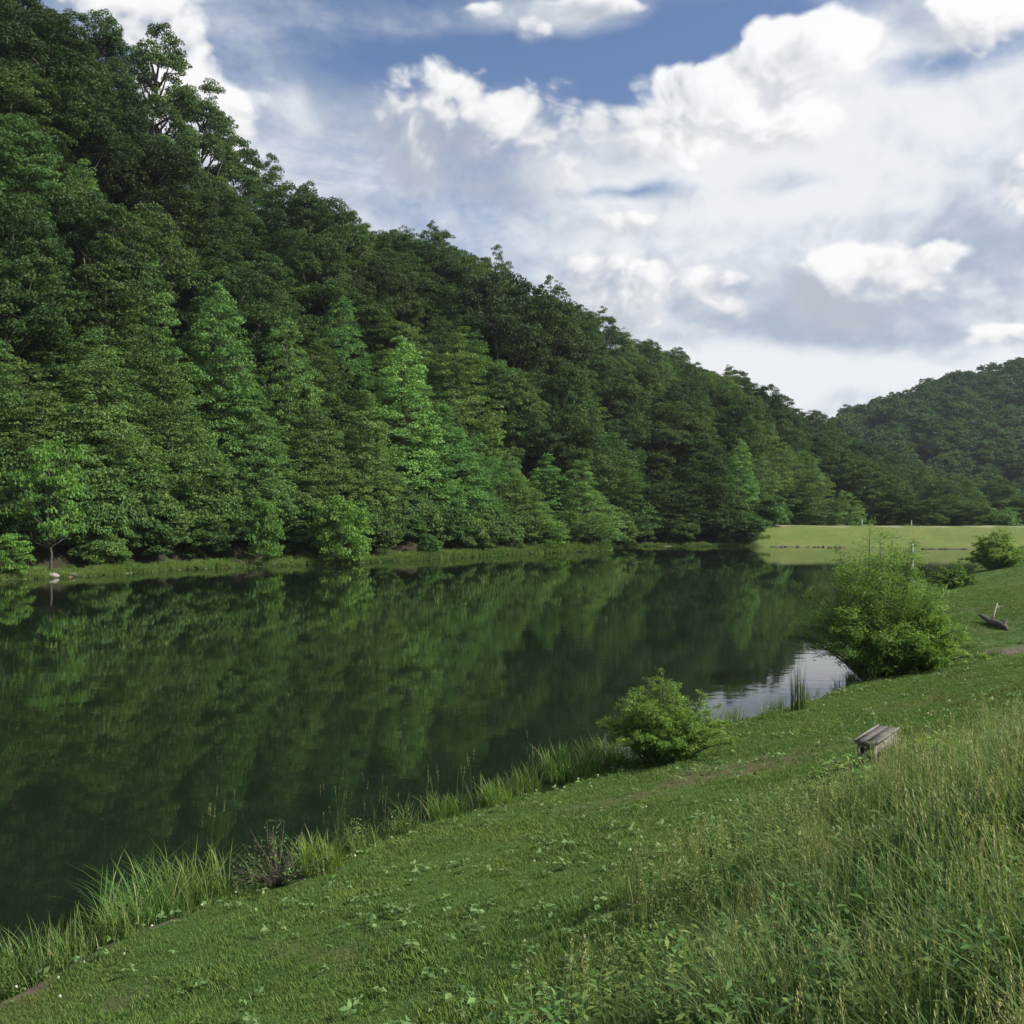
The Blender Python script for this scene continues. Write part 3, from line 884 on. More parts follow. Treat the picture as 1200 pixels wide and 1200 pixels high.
# ------------------------------------------------------------------ instanced ground cover
def scatter(name, P, rz, sc, idx, sources, label=None, tilt=None, cat=None, shade=1.0):
    me = bpy.data.meshes.new(name)
    P = np.asarray(P, np.float32)
    me.vertices.add(len(P)); me.vertices.foreach_set('co', P.ravel())
    for nm, a, ty in (('rz', rz, 'FLOAT'), ('sc', sc, 'FLOAT'), ('idx', idx, 'INT')):
        q = me.attributes.new(nm, ty, 'POINT')
        q.data.foreach_set('value', np.asarray(a, np.float32 if ty == 'FLOAT' else np.int32))
    o = link(name, me)
    cl = bpy.data.collections.new(name + '_kinds')
    for k, s in enumerate(sources):
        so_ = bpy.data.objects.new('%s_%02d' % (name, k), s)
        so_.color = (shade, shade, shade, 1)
        cl.objects.link(so_)
    g = bpy.data.node_groups.new(name + '_scatter', 'GeometryNodeTree')
    g.interface.new_socket('Geometry', in_out='INPUT', socket_type='NodeSocketGeometry')
    g.interface.new_socket('Geometry', in_out='OUTPUT', socket_type='NodeSocketGeometry')
    T = NT(g)
    gi = T.new('NodeGroupInput'); go = T.new('NodeGroupOutput')
    iop = T.new('GeometryNodeInstanceOnPoints')
    ci = T.new('GeometryNodeCollectionInfo')
    ci.inputs['Collection'].default_value = cl
    ci.inputs['Separate Children'].default_value = True
    ci.inputs['Reset Children'].default_value = True
    def attr(nm, ty):
        a = T.new('GeometryNodeInputNamedAttribute', data_type=ty)
        a.inputs['Name'].default_value = nm
        return a.outputs[0]
    cx = T.new('ShaderNodeCombineXYZ'); T.l.new(attr('rz', 'FLOAT'), cx.inputs[2])
    er = T.new('FunctionNodeEulerToRotation'); T.l.new(cx.outputs[0], er.inputs[0])
    T.l.new(gi.outputs[0], iop.inputs['Points'])
    T.l.new(ci.outputs[0], iop.inputs['Instance'])
    iop.inputs['Pick Instance'].default_value = True
    T.l.new(attr('idx', 'INT'), iop.inputs['Instance Index'])
    T.l.new(er.outputs[0], iop.inputs['Rotation'])
    T.l.new(attr('sc', 'FLOAT'), iop.inputs['Scale'])
    T.l.new(iop.outputs[0], go.inputs[0])
    md = o.modifiers.new('scatter', 'NODES'); md.node_group = g
    tag(o, label, cat, kind='stuff')
    return o

def blades(name, rng, n, rad, h0, h1_, w, bend, mats, seg=3, tint=(.2, .8), heads=0.0, headmat=1, headL=.10, hw=.012, lean=(0, 0)):
    """a tuft of bent tapering blades; some end in a seed head"""
    V = []; Q = []; Tt = []; FM = []; nv = 0
    for i in range(n):
        a = rng.uniform(0, 2 * pi); r = rad * sqrt(rng.uniform())
        p = np.array([cos(a) * r, sin(a) * r, -.02])
        ph = rng.uniform(0, 2 * pi)
        o = np.array([cos(ph) + lean[0], sin(ph) + lean[1], 0]); s = np.array([-sin(ph), cos(ph), 0])
        H = rng.uniform(h0, h1_); b = bend * H * rng.uniform(.2, 1.3)
        t0 = rng.uniform(*tint)
        isH = rng.uniform() < heads
        dead = headmat if (len(mats) > 1 and rng.uniform() < .07) else 0
        if isH: H *= 1.25; b *= .55
        ks = np.linspace(0, 1, seg + 1)
        for k in ks:
            c = p + o * b * k ** 2 + np.array([0, 0, H * (k - .18 * bend * k ** 3)])
            ww = w * (.35 if isH else 1) * (1 - k) ** .6 * .5 + (.0012 if k < 1 else .0004)
            V += [c - s * ww, c + s * ww]; Tt += [t0 * .85 + .15 * k] * 2
        for k in range(seg):
            q = nv + 2 * k
            Q.append((q, q + 1, q + 3, q + 2)); FM.append(dead)
        nv += 2 * (seg + 1)
        if isH:
            tip = c
            for k in range(11):
                aa = rng.uniform(0, 2 * pi)
                d = np.array([cos(aa) * .55, sin(aa) * .55, 1.1]) * hw * rng.uniform(.8, 2.0)
                q0 = tip - (tip - p) * (k / 11.0) * (headL / max(H, .1)) 
                s2 = np.array([-sin(aa), cos(aa), .2]) * hw * .24
                V += [q0, q0 + d * .5 + s2, q0 + d * 1.3, q0 + d * .5 - s2]; Tt += [rng.uniform(.2, .9)] * 4
                Q.append((nv, nv + 1, nv + 2, nv + 3)); FM.append(headmat); nv += 4
    return mesh_np(name, V, [np.array(Q)], mats, tint=Tt, fmat=FM)

RG = np.random.default_rng(11)
lawn_src = [blades('lawn_tuft', np.random.default_rng(600 + i), 44, .13, .018, .055, .0045, .8, [M['grass_lawn']], 2, (.0 + .15 * (i % 3), .6 + .15 * (i % 3))) for i in range(6)]
tall_src = [blades('tall_tuft', np.random.default_rng(620 + i), 46, .17, .08, .40, .0058, .85, [M['grass_tall'], M['straw']], 4, (.0, .7), (.02, .08, .16)[i % 3], 1, .09, .0065, (-.12, -.03)) for i in range(6)]
stalk_src = [blades('stalk_tuft', np.random.default_rng(640 + i), 9, .12, .34, .60, .004, .4, [M['grass_tall'], M['straw']], 4, (.5, 1.0), .9, 1, .16, .0100, (-.2, -.05)) for i in range(4)]
reed_src = [blades('bank_tuft', np.random.default_rng(660 + i), 60, .45, .5, 1.15, .045, .45, [M['grass_bank']], 3, (.1, .9)) for i in range(4)]
def weed_mesh(seed, n=7, L=.062):
    rng = np.random.default_rng(seed)
    a = np.arange(n) / n * 2 * pi + rng.normal(0, .3, n)
    o = np.stack([np.cos(a), np.sin(a), np.zeros(n)], -1)
    LL = L * rng.uniform(.6, 1.3, n)
    c = o * (LL * .5)[:, None] + np.stack([np.zeros(n), np.zeros(n), .03 + rng.uniform(0, .05, n)], -1)
    nn = np.array([0, 0, 1.0]) + rng.normal(0, .35, (n, 3)); dd = o + np.stack([np.zeros(n), np.zeros(n), rng.uniform(-.2, .5, n)], -1)
    return leaf_mesh('broad_weed', [(c, nn, dd, LL, LL * .55, rng.uniform(.2, 1, n))], M['weed'])
weed_src = [weed_mesh(700 + i, 5 + i) for i in range(5)]
def flower_mesh(seed):
    rng = np.random.default_rng(seed); n = 14
    o = norm(rng.normal(0, 1, (n, 3))); o[:, 2] = np.abs(o[:, 2])
    return leaf_mesh('clover_head', [(o * .011 + np.array([0, 0, .075]), o, rng.normal(0, 1, (n, 3)), np.full(n, .014), np.full(n, .010), rng.uniform(0, 1, n))], M['flower'])
flower_src = [flower_mesh(720 + i) for i in range(2)]

EDGE = []
for _p in ((560, 1290), (600, 1200), (690, 1100), (770, 1020), (860, 970), (960, 935), (1070, 915), (1130, 885), (1200, 838), (1290, 805)):
    _x, _y, _z = on_ground(*_p)
    _d, _s = near_d(np.array([_x]), np.array([_y]))
    EDGE.append((float(_s[0]), float(_d[0])))
EDGE = np.array(sorted(EDGE))
print('edge', EDGE.tolist())
def tall_edge(s, x, y):
    """distance from the shore at which the mown lawn ends"""
    return np.interp(s, EDGE[:, 0], EDGE[:, 1]) + .40 * vnoise(x, y, 1.1, 41, 3)

def sample_land(n, x0, x1, y0, y1, seed):
    g = np.random.default_rng(seed)
    X = g.uniform(x0, x1, n); Y = g.uniform(y0, y1, n)
    d, s = near_d(X, Y)
    vis = (np.abs(X) < Y * .53 + .8)
    return X[vis], Y[vis], d[vis], s[vis], g

def put(name, X, Y, src, smin, smax, lab, g, dz=0.0, cat=None):
    Z = height(X, Y) + dz
    n = len(X)
    return scatter(name, np.stack([X, Y, Z], -1), g.uniform(0, 6.28, n), g.uniform(smin, smax, n), g.integers(0, len(src), n), src, lab, cat=cat)

def build_grass():
    # mown lawn, thinning with distance
    Xs, Ys = [], []
    for n, y0, y1, x0, x1, sd_ in ((42000, 4, 16, -8, 9, 1), (42000, 16, 30, -6, 16, 2), (36000, 30, 60, 6, 34, 3), (24000, 60, 112, 20, 60, 4)):
        X, Y, d, s, g = sample_land(n, x0, x1, y0, y1, sd_)
        k = (d > .02 + .10 * g.uniform(0, 1, len(X))) & ((d < tall_edge(s, X, Y) + .6) | (Y > 30))
        mudpatch = (d < .50) & (Y < 12.8) & (g.uniform(0, 1, len(X)) > .12)
        mudpatch |= np.hypot((X - 17.3) * .55, (Y - 37.0) * 1.6) < 1.3
        k &= ~mudpatch
        k &= g.uniform(0, 1, len(X)) > .72 * dry_patch(X, Y)
        Xs.append(X[k]); Ys.append(Y[k])
    X = np.concatenate(Xs); Y = np.concatenate(Ys)
    g = np.random.default_rng(5)
    Z = height(X, Y)
    sc = g.uniform(.6, 1.4, len(X)) * (1 + .9 * sm(Y, 18, 60)) * (1 + .65 * vnoise(X, Y, .9, 131, 3))
    scatter('lawn_grass', np.stack([X, Y, Z], -1), g.uniform(0, 6.28, len(X)), sc, g.integers(0, 6, len(X)), lawn_src, 'short mown green grass covering the near bank', cat='grass')
    # broad-leaved weeds and clover in the lawn
    X, Y, d, s, g = sample_land(9000, -7, 14, 4, 30, 8)
    dens = sm(vnoise(X, Y, 1.6, 51, 2), -.1, .5)
    k = (d > .08) & (d < tall_edge(s, X, Y) + .2) & (g.uniform(0, 1, len(X)) < .55 * dens + .08 + .35 * (d < .9))
    put('lawn_weeds', X[k], Y[k], weed_src, .5, 1.5, 'broad pale weed leaves dotted through the mown lawn', g, 0, 'weeds')
    X, Y, d, s, g = sample_land(5200, -7, 20, 8, 40, 9)
    dens = sm(vnoise(X, Y, 2.6, 61, 2), -.05, .45) * .5 + .9 * (d < .9)
    k = (d > .15) & (d < tall_edge(s, X, Y)) & (g.uniform(0, 1, len(X)) < .30 * dens)
    put('clover_flowers', X[k], Y[k], flower_src, .8, 1.4, 'tiny white clover flowers in the lawn along the water', g, 0, 'flowers')
    # unmown slope on the right
    X, Y, d, s, g = sample_land(52000, -4, 19, 1.6, 34, 12)
    e = d - tall_edge(s, X, Y)
    k = (e > -1.1 * g.uniform(0, 1, len(X)) ** 3) & (d < 12.5) & (g.uniform(0, 1, len(X)) < .45 + .75 * sm(vnoise(X, Y, .7, 141, 2), -.3, .3)) & (np.hypot(X, Y) > 1.9) & (g.uniform(0, 1, len(X)) < np.interp(Y, [2, 10, 20, 34], [1.0, .8, .55, .3]))
    X, Y, e = X[k], Y[k], e[k]
    Z = height(X, Y); n = len(X)
    sc = (.26 + .78 * sm(e, -.2, 2.6)) * g.uniform(.7, 1.25, n) * (1 - .38 * sm(Y, 13, 22)) * (1 + .55 * vnoise(X, Y, 1.3, 91, 3))
    scatter('tall_grass', np.stack([X, Y, Z], -1), g.uniform(-3.14, 3.14, n), sc, g.integers(0, 6, n), tall_src, 'unmown tall meadow grass on the slope at lower right', cat='grass')
    k2 = (g.uniform(0, 1, n) < .34) & (vnoise(X, Y, 1.4, 71, 2) > -.2)
    scatter('seed_stalks', np.stack([X, Y, Z], -1)[k2], g.uniform(-1.6, 1.6, k2.sum()), sc[k2] * 1.0, g.integers(0, 4, k2.sum()), stalk_src, 'straw-coloured seed stalks above the tall meadow grass', cat='grass')
    # undergrowth over the wooded slope; the shade under the crowns darkens its leaf colour
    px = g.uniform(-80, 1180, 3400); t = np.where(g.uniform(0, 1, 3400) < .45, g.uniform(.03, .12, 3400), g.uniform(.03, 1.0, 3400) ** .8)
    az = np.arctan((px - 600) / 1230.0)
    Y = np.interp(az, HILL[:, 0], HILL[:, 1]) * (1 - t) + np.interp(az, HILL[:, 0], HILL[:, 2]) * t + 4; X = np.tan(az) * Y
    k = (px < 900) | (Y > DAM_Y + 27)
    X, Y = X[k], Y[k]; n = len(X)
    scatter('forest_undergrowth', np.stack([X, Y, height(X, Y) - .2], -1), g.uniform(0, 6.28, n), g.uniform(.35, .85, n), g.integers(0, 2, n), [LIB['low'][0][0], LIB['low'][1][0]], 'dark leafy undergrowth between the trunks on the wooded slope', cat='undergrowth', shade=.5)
    # reeds and rough grass along the far bank
    px = g.uniform(-40, 905, 5200); dy = np.abs(g.normal(0, 1.0, 5200)) * 1.2 - .15
    az = np.arctan((px - 600) / 1230.0)
    Y = np.interp(az, HILL[:, 0], HILL[:, 1]) + dy; X = np.tan(az) * Y
    keep = (px < 716) | ((px > 722) & (g.uniform(0, 1, 5200) < .6) & (dy < 1.5))
    X, Y, dy = X[keep], Y[keep], dy[keep]
    n = len(X)
    sc = g.uniform(.35, 1.15, n) * .62 * (1 + .9 * vnoise(X, Y, 4, 81, 3)) * np.interp(X / Y * 1230 + 600, [0, 300, 420, 600, 716, 730], [.75, .65, 1.0, 1.15, 1.15, .6])
    scatter('far_bank_grass', np.stack([X, Y, height(X, Y)], -1), g.uniform(0, 6.28, n), sc, g.integers(0, 4, n), reed_src, 'light green rough grass edging the far shore', cat='grass')
build_grass()
def leafy_mesh(seed):
    rng = np.random.default_rng(seed); L = []
    for i in range(5):
        b = np.array([rng.normal(0, .05), rng.normal(0, .05), 0]); hh = rng.uniform(.2, .42)
        k = 9; f = np.linspace(.2, 1, k); aa = np.arange(k) * 2.4 + rng.uniform(0, 6)
        o = np.stack([np.cos(aa), np.sin(aa), np.full(k, .4)], -1)
        LL = .075 * rng.uniform(.7, 1.2, k) * (1.2 - .5 * f)
        c = b + np.array([rng.normal(0, .03), rng.normal(0, .03), hh]) * f[:, None] + o * (LL * .5)[:, None]
        L.append((c, np.array([0, 0, 1.0]) + rng.normal(0, .4, (k, 3)), o, LL, LL * .36, rng.uniform(0, 1, k)))
    return leaf_mesh('leafy_stem', L, M['grass_tall'])
def panicle_mesh(seed):
    rng = np.random.default_rng(seed)
    stem = blades('oat_grass', rng, 5, .10, .30, .46, .004, .35, [M['grass_tall'], M['straw']], 4, (.6, 1.0))
    n = 90
    V = np.zeros(len(stem.vertices) * 3, np.float32); stem.vertices.foreach_get('co', V); V = V.reshape(-1, 3)
    tops = V[9::10]
    i = rng.integers(0, len(tops), n); up = rng.uniform(-.13, .03, n)
    a = rng.uniform(0, 6.28, n); w = .026 * np.clip((.05 - up) / .12, .2, 1) * rng.uniform(.2, 1, n)
    c = tops[i] + np.stack([np.cos(a) * w, np.sin(a) * w, up], -1)
    d = np.stack([np.cos(a) * .5, np.sin(a) * .5, rng.uniform(.2, 1, n)], -1)
    L = rng.uniform(.008, .017, n)
    LV = leaf_arrays(c, rng.normal(0, 1, (n, 3)), d, L, L * .42)
    Q = np.zeros(len(stem.loops), np.int32); stem.loops.foreach_get('vertex_index', Q); Q = Q.reshape(-1, 4)
    Q2 = np.arange(len(LV)).reshape(-1, 4) + len(V)
    return mesh_np('oat_grass', np.vstack([V, LV]), [np.vstack([Q, Q2])], [M['grass_tall'], M['straw']], tint=np.concatenate([np.full(len(V), .8), np.repeat(rng.uniform(.1, 1, n), 4)]), fmat=np.concatenate([np.zeros(len(Q)), np.ones(n)]))
def build_more_cover():
    X, Y, d, s_, g = sample_land(15000, -4, 19, 1.9, 28, 23)
    e = d - tall_edge(s_, X, Y)
    k = (e > .1) & (d < 12.5) & (np.hypot(X, Y) > 2.3) & (g.uniform(0, 1, len(X)) < .65 * sm(vnoise(X, Y, 1.6, 181, 3), -.25, .45))
    put('oat_grass', X[k], Y[k], [panicle_mesh(780 + i) for i in range(4)], .75, 1.35, 'feathery yellow-green oat grass heads over the unmown slope', g, 0, 'grass')
    X, Y, d, s_, g = sample_land(6000, -7, 14, 4, 26, 21)
    k = (d > .2) & (d < tall_edge(s_, X, Y)) & (g.uniform(0, 1, len(X)) < .10 + .8 * dry_patch(X, Y))
    rr = np.random.default_rng(790); bits = []
    for i in range(3):
        m_ = 4; c_ = np.stack([rr.normal(0, .06, m_), rr.normal(0, .06, m_), rr.uniform(.015, .045, m_)], -1)
        bits.append(leaf_mesh('clipping', [(c_, np.array([0, 0, 1.0]) + rr.normal(0, .3, (m_, 3)), rr.normal(0, 1, (m_, 3)) * [1, 1, .2], rr.uniform(.04, .11, m_), np.full(m_, .006), rr.uniform(0, 1, m_))], M['straw']))
    put('dry_clippings', X[k], Y[k], bits, .6, 1.3, 'dry straw clippings scattered on the mown lawn', g, 0, 'clippings')
    g = np.random.default_rng(17)
    X = g.uniform(-9, 17, 60000); Y = g.uniform(8, 42, 60000)
    d, s_ = near_d(X, Y)
    n_ = vnoise(X, Y, 1.1, 121, 3)
    k = (d > -.42) & (d < .30 + .25 * n_) & (g.uniform(0, 1, 60000) < .025 + .50 * sm(n_, .05, .5)) & (np.abs(X) < Y * .53 + .8)
    X, Y, n_ = X[k], Y[k], n_[k]; n = len(X)
    src = [blades('fringe_tuft', np.random.default_rng(760 + i), 30, .13, .10, .50, .007, .75, [M['grass_reed'], M['straw']], 4, (0, .9), (.0, .06, .14)[i % 3], 1, .09, .007) for i in range(6)]
    scatter('shore_fringe', np.stack([X, Y, np.maximum(height(X, Y), -.03)], -1), g.uniform(0, 6.28, n), g.uniform(.35, 1.1, n) * (1 + .6 * n_), g.integers(0, 6, n), src, 'ragged fringe of mixed grass and weeds along the near waterline', cat='grass')
    kk = g.uniform(0, 1, n) < .16
    scatter('shore_weeds', np.stack([X, Y, np.maximum(height(X, Y), 0)], -1)[kk], g.uniform(0, 6.28, kk.sum()), g.uniform(.6, 1.3, kk.sum()), g.integers(0, 4, kk.sum()), [leafy_mesh(770 + i) for i in range(4)], 'leafy weeds in the fringe of the near waterline', cat='weeds')
    X, Y, d, s, g = sample_land(11000, -4, 19, 1.8, 30, 14)
    e = d - tall_edge(s, X, Y)
    k = (e > .3) & (d < 12.5) & (np.hypot(X, Y) > 2.2) & (vnoise(X, Y, .9, 101, 2) > -.12)
    put('meadow_weeds', X[k], Y[k], [leafy_mesh(740 + i) for i in range(4)], .7, 1.25, 'leafy green weeds mixed into the tall meadow grass', g, 0, 'weeds')
build_more_cover()

# ------------------------------------------------------------------ wood on the far hill and behind the dam
def build_far_wood():
    src = [round_tree('far_tree', 800 + i, 14, 6.0, .75, .85, 8, .2, .75, 'leaf_far', .48)[0] for i in range(4)]
    g = np.random.default_rng(31)
    P = []
    X = g.uniform(120, 480, 5200); Y = g.uniform(405, 700, 5200)
    px = 600 + 1230 * X / Y
    zf, t, df = slope_h(FARH, X, Y)
    k = (px > 940) & (px < 1290) & (t < 1.05)
    X, Y = X[k], Y[k]
    pts = []
    cell = {}
    for x, y in zip(X, Y):
        c = (int(x // 7), int(y // 7))
        if any((c[0] + a, c[1] + b) in cell and (cell[(c[0] + a, c[1] + b)][0] - x) ** 2 + (cell[(c[0] + a, c[1] + b)][1] - y) ** 2 < 49 for a in (-1, 0, 1) for b in (-1, 0, 1)): continue
        cell[c] = (x, y); pts.append((x, y))
    pts = np.array(pts)
    n = len(pts); print('far trees', n)
    scatter('far_woodland', np.stack([pts[:, 0], pts[:, 1], height(pts[:, 0], pts[:, 1]) - .5], -1), g.uniform(0, 6.28, n), g.uniform(.75, 1.25, n), g.integers(0, 4, n), src,
            'dark blue-green woodland covering the far hill at right', cat='woodland')
build_far_wood()

# low round trees lining the back of the dam, right half
for i, (px, top, Y, wid, kind, c, lab) in enumerate((
    (1020, 540, 232, 6.6, 'round', .92, 'rounded tree behind the dam right of the crest post'),
    (1052, 570, 214, 5.4, 'round', .95, 'low rounded tree behind the dam above the large willow'),
    (1082, 583, 210, 5.0, 'round', .85, 'low dark tree behind the dam between the willow and the right edge'),
    (1108, 578, 222, 6.0, 'round', 1.0, 'rounded tree behind the dam above the pale riser post'),
    (1140, 588, 214, 5.4, 'round', 1.05, 'low bright tree behind the dam left of the small far willow'),
    (1168, 596, 212, 4.6, 'low', 1.0, 'low bushy tree behind the dam above the small far willow'),
    (1200, 580, 226, 7.0, 'round', .95, 'rounded tree behind the dam at the right edge'))):
    X = (px - 600) / 1230.0 * Y; z = h1(X, Y)
    make_tree('broadleaf_tree', kind, i, (X, Y, z - .2), CAMZ + (HOR - top) / 1230.0 * Y - z, wid, rnd.uniform(0, 6), tone(c), lab, 'tree')

# ------------------------------------------------------------------ willows on the near bank
def willow(name, seed, H, Rm, stems, leafL, label, loc, skirt=.5, lo=.60, mat='leaf_willow', color=(1, 1, 1), twigs=9, per=26, ratio=.24, spread=1.0, cat='bush', lift=.0, droop=.25):
    rng = np.random.default_rng(seed)
    B = Build(); L = []
    for i in range(stems):
        a = i * 2.39996 + rng.normal(0, .25)
        f = sqrt((i + .5) / stems)
        o = np.array([cos(a), sin(a), 0])
        top = np.array([0, 0, H * (1.02 - skirt * f ** 2.0) * rng.uniform(lo, 1.05)]) + o * Rm * f * rng.uniform(.55, 1.08)
        b0 = o * Rm * .14 * f + rng.normal(0, .05, 3) * [1, 1, 0]
        mid = b0 * .5 + top * .5 + o * Rm * .04 + np.array([0, 0, H * (.08 if f < .6 else .15)])
        u = np.linspace(0, 1, 6)[:, None]
        path = (1 - u) ** 2 * (b0 - [0, 0, .15]) + 2 * u * (1 - u) * mid + u * u * top
        B.tube(path, np.linspace(.014 * H / 2 + .008, .004, 6), 5)
        bt = np.clip(.45 + rng.normal(0, .16), 0, 1)
        for q in range(twigs):
            uu = .06 + .94 * (q + rng.uniform()) / twigs
            p = (1 - uu) ** 2 * b0 + 2 * uu * (1 - uu) * mid + uu * uu * top
            ta = rng.uniform(0, 2 * pi)
            td = norm(np.array([cos(ta), sin(ta), rng.uniform(.0, .9)]) + o * .5)
            tl = (.11 * H + .10 * Rm) * rng.uniform(.4, 1.25) * (1.2 - .55 * uu)
            n = int(per * rng.uniform(.7, 1.3))
            k = rng.uniform(.05, 1, n)
            c = p + td * (tl * k)[:, None] + np.array([0, 0, -droop]) * (tl * k ** 2)[:, None] + rng.normal(0, .035 * H / 2, (n, 3))
            dd = td + rng.normal(0, .55, (n, 3)) + np.array([0, 0, -.15])
            nn = np.array([0, 0, .7]) + rng.normal(0, .6, (n, 3))
            LL = leafL * rng.uniform(.65, 1.35, n)
            L.append((c, nn, dd, LL, LL * ratio, np.clip(bt + rng.normal(0, .18, n), 0, 1)))
            B.tube([p, p + td * tl * .5 + [0, 0, -droop * .25 * tl], p + td * tl + [0, 0, -droop * tl]], [.006, .004, .002], 3)
    r = empty(name, loc, rng.uniform(0, 6.28))
    tag(r, label, cat)
    link('stems', B.mesh(name + '_stems', M['bark'], True), r)
    c = link('foliage', leaf_mesh(name + '_foliage', L, M[mat]), r)
    c.color = (*color, 1)
    return r

x, y, z = on_ground(778, 893)
willow('willow_bush', 41, 1.62, 1.38, 110, .07, 'yellow-green willow bush on the near shore in the middle of the bank', (x, y, z), color=(1.05, 1.16, 1.0), twigs=14, per=40, skirt=.72, ratio=.2)
x, y = at(1030, 793, .15)
willow('willow_bush', 42, 4.6, 2.85, 110, .115, 'largest willow bush, standing by the water at right', (x, y, max(0, h1(x, y))), color=(1.12, 1.18, 1.1), twigs=18, per=34, skirt=.80, ratio=.2, lo=.66)
willow('willow_bush', 46, 2.3, 1.7, 56, .12, 'lower lighter willow bush pressed against the right side of the largest one', (x + 1.25, y - .2, max(0, h1(x + 1.25, y - .2))), color=(1.15, 1.15, .95), twigs=16, per=34, skirt=.8)
x, y = at(1168, 668, .4)
willow('willow_bush', 43, 3.5, 2.9, 80, .22, 'small far willow bush at the right near the dam', (x, y, h1(x, y)), color=(1.15, 1.2, 1.1), twigs=14, per=28, skirt=.75)
x, y = at(1118, 690, .3)
willow('willow_bush', 44, 1.7, 2.2, 50, .2, 'low grey-green bush behind the largest willow', (x, y, max(0, h1(x, y))), color=(.85, .95, .9), twigs=10, per=22, skirt=.8)

# ------------------------------------------------------------------ grass clumps at the near water's edge
def reed_clump(px, py, h, rad, n, lab, color=(1, 1, 1), seed=0, bend=.55, heads=0.0, cat='grass clump', name='grass_clump', w=.011):
    x, y, z = on_ground(px, py)
    rng = np.random.default_rng(900 + seed)
    me = blades(name, rng, n, rad, h * .45, h, w, bend, [M['grass_reed'], M['straw']], 5, (.05, .95), heads, 1, .16, .012)
    o = link(name, me, None, (x, y, max(z, 0) - .02))
    o.color = (*color, 1)
    tag(o, lab, cat)
    return o
reed_clump(40, 1150, .62, .62, 330, 'grass clump in the bottom left corner above bare soil', seed=1, color=(.9, .95, .85))
reed_clump(100, 1120, .60, .42, 200, 'low grass clump right of the bottom left corner clump', seed=2, color=(.9, .95, .85))
reed_clump(165, 1085, .92, .50, 300, 'tallest arching grass clump at the near shore on the left', seed=3, bend=.75, color=(.85, .95, .85))
reed_clump(232, 1058, .82, .42, 240, 'arching grass clump left of the dry twiggy shrub', seed=4, bend=.7, color=(1.0, 1.0, .85))
reed_clump(375, 1022, .62, .30, 330, 'bright fresh green grass clump right of the dry twiggy shrub', seed=5, color=(1.15, 1.2, .8))
reed_clump(525, 958, .52, .34, 230, 'small bright grass clump at the middle of the near shore', seed=6, color=(1.1, 1.15, .85))
reed_clump(582, 943, .60, .26, 190, 'upright grass clump right of the small bright one', seed=7, color=(1.0, 1.05, .8))
reed_clump(615, 930, .62, .30, 190, 'grass clump just left of the tall shore grass by the willow', seed=8, color=(.9, 1.0, .8))
reed_clump(668, 912, .80, .55, 420, 'wide grass clump at the left foot of the near willow bush', seed=9, color=(.85, .95, .8))
reed_clump(712, 900, .75, .50, 320, 'grass clump touching the near willow bush', seed=10, color=(.9, .95, .8))
reed_clump(862, 850, .60, .30, 120, 'thin grass clump right of the near willow bush', seed=11, color=(.9, .95, .8))
reed_clump(905, 842, .45, .30, 60, 'sparse grass tuft in front of the bright water', seed=12, color=(.8, .85, .75))
reed_clump(936, 832, 1.35, .22, 70, 'tall dark upright stalks at the edge of the bright water', seed=13, color=(.45, .42, .35), bend=.15, w=.016)
# thin flowering weeds standing against the water
for i, (px, py, h, n, lab) in enumerate((
    (250, 1050, 1.25, 10, 'thin flowering stalks behind the arching grass clumps'), (390, 1008, 1.15, 14, 'thin flowering stalks above the bright fresh green clump'),
    (437, 990, .95, 12, 'dark seeding stalks right of the bright fresh green clump'), (505, 965, .85, 9, 'thin stalks left of the small bright grass clump'),
    (548, 955, .95, 10, 'seeding stalks between the two small grass clumps'), (625, 928, 1.0, 8, 'tall thin stalks left of the wide grass clump'))):
    reed_clump(px, py, h, .22, n, lab, (.55, .6, .5), 30 + i, .3, .85, 'weed', 'weed_stalks', .007)

# dry twiggy shrub
def dry_shrub():
    x, y, z = on_ground(325, 1040)
    rng = np.random.default_rng(77)
    B = Build(); L = []
    for i in range(34):
        a = rng.uniform(0, 2 * pi); el = rng.uniform(.35, 1.45)
        d = np.array([cos(a) * cos(el), sin(a) * cos(el), sin(el)])
        ln = rng.uniform(.45, .95)
        P = [np.zeros(3), d * ln * .5 + rng.normal(0, .03, 3), d * ln + rng.normal(0, .06, 3)]
        B.tube(P, [.008, .005, .002], 4)
        for q in range(5):
            f = rng.uniform(.35, 1); p = P[0] * (1 - f) + P[2] * f
            e = norm(d + rng.normal(0, .6, 3)) * rng.uniform(.1, .25)
            B.tube([p, p + e * .6, p + e], [.003, .002, .001], 3)
            n = 3
            L.append((p + e * rng.uniform(.4, 1, (n, 1)), rng.normal(0, 1, (n, 3)), rng.normal(0, 1, (n, 3)), np.full(n, .04), np.full(n, .02), rng.uniform(0, 1, n)))
    r = empty('dry_shrub', (x, y, max(z, 0)))
    tag(r, 'dry brown twiggy shrub among the grass clumps at the near shore', 'shrub')
    link('stems', B.mesh('dry_stems', M['twig']), r)
    lf = link('foliage', leaf_mesh('dry_foliage', L, M['grass_tall']), r)
dry_shrub()

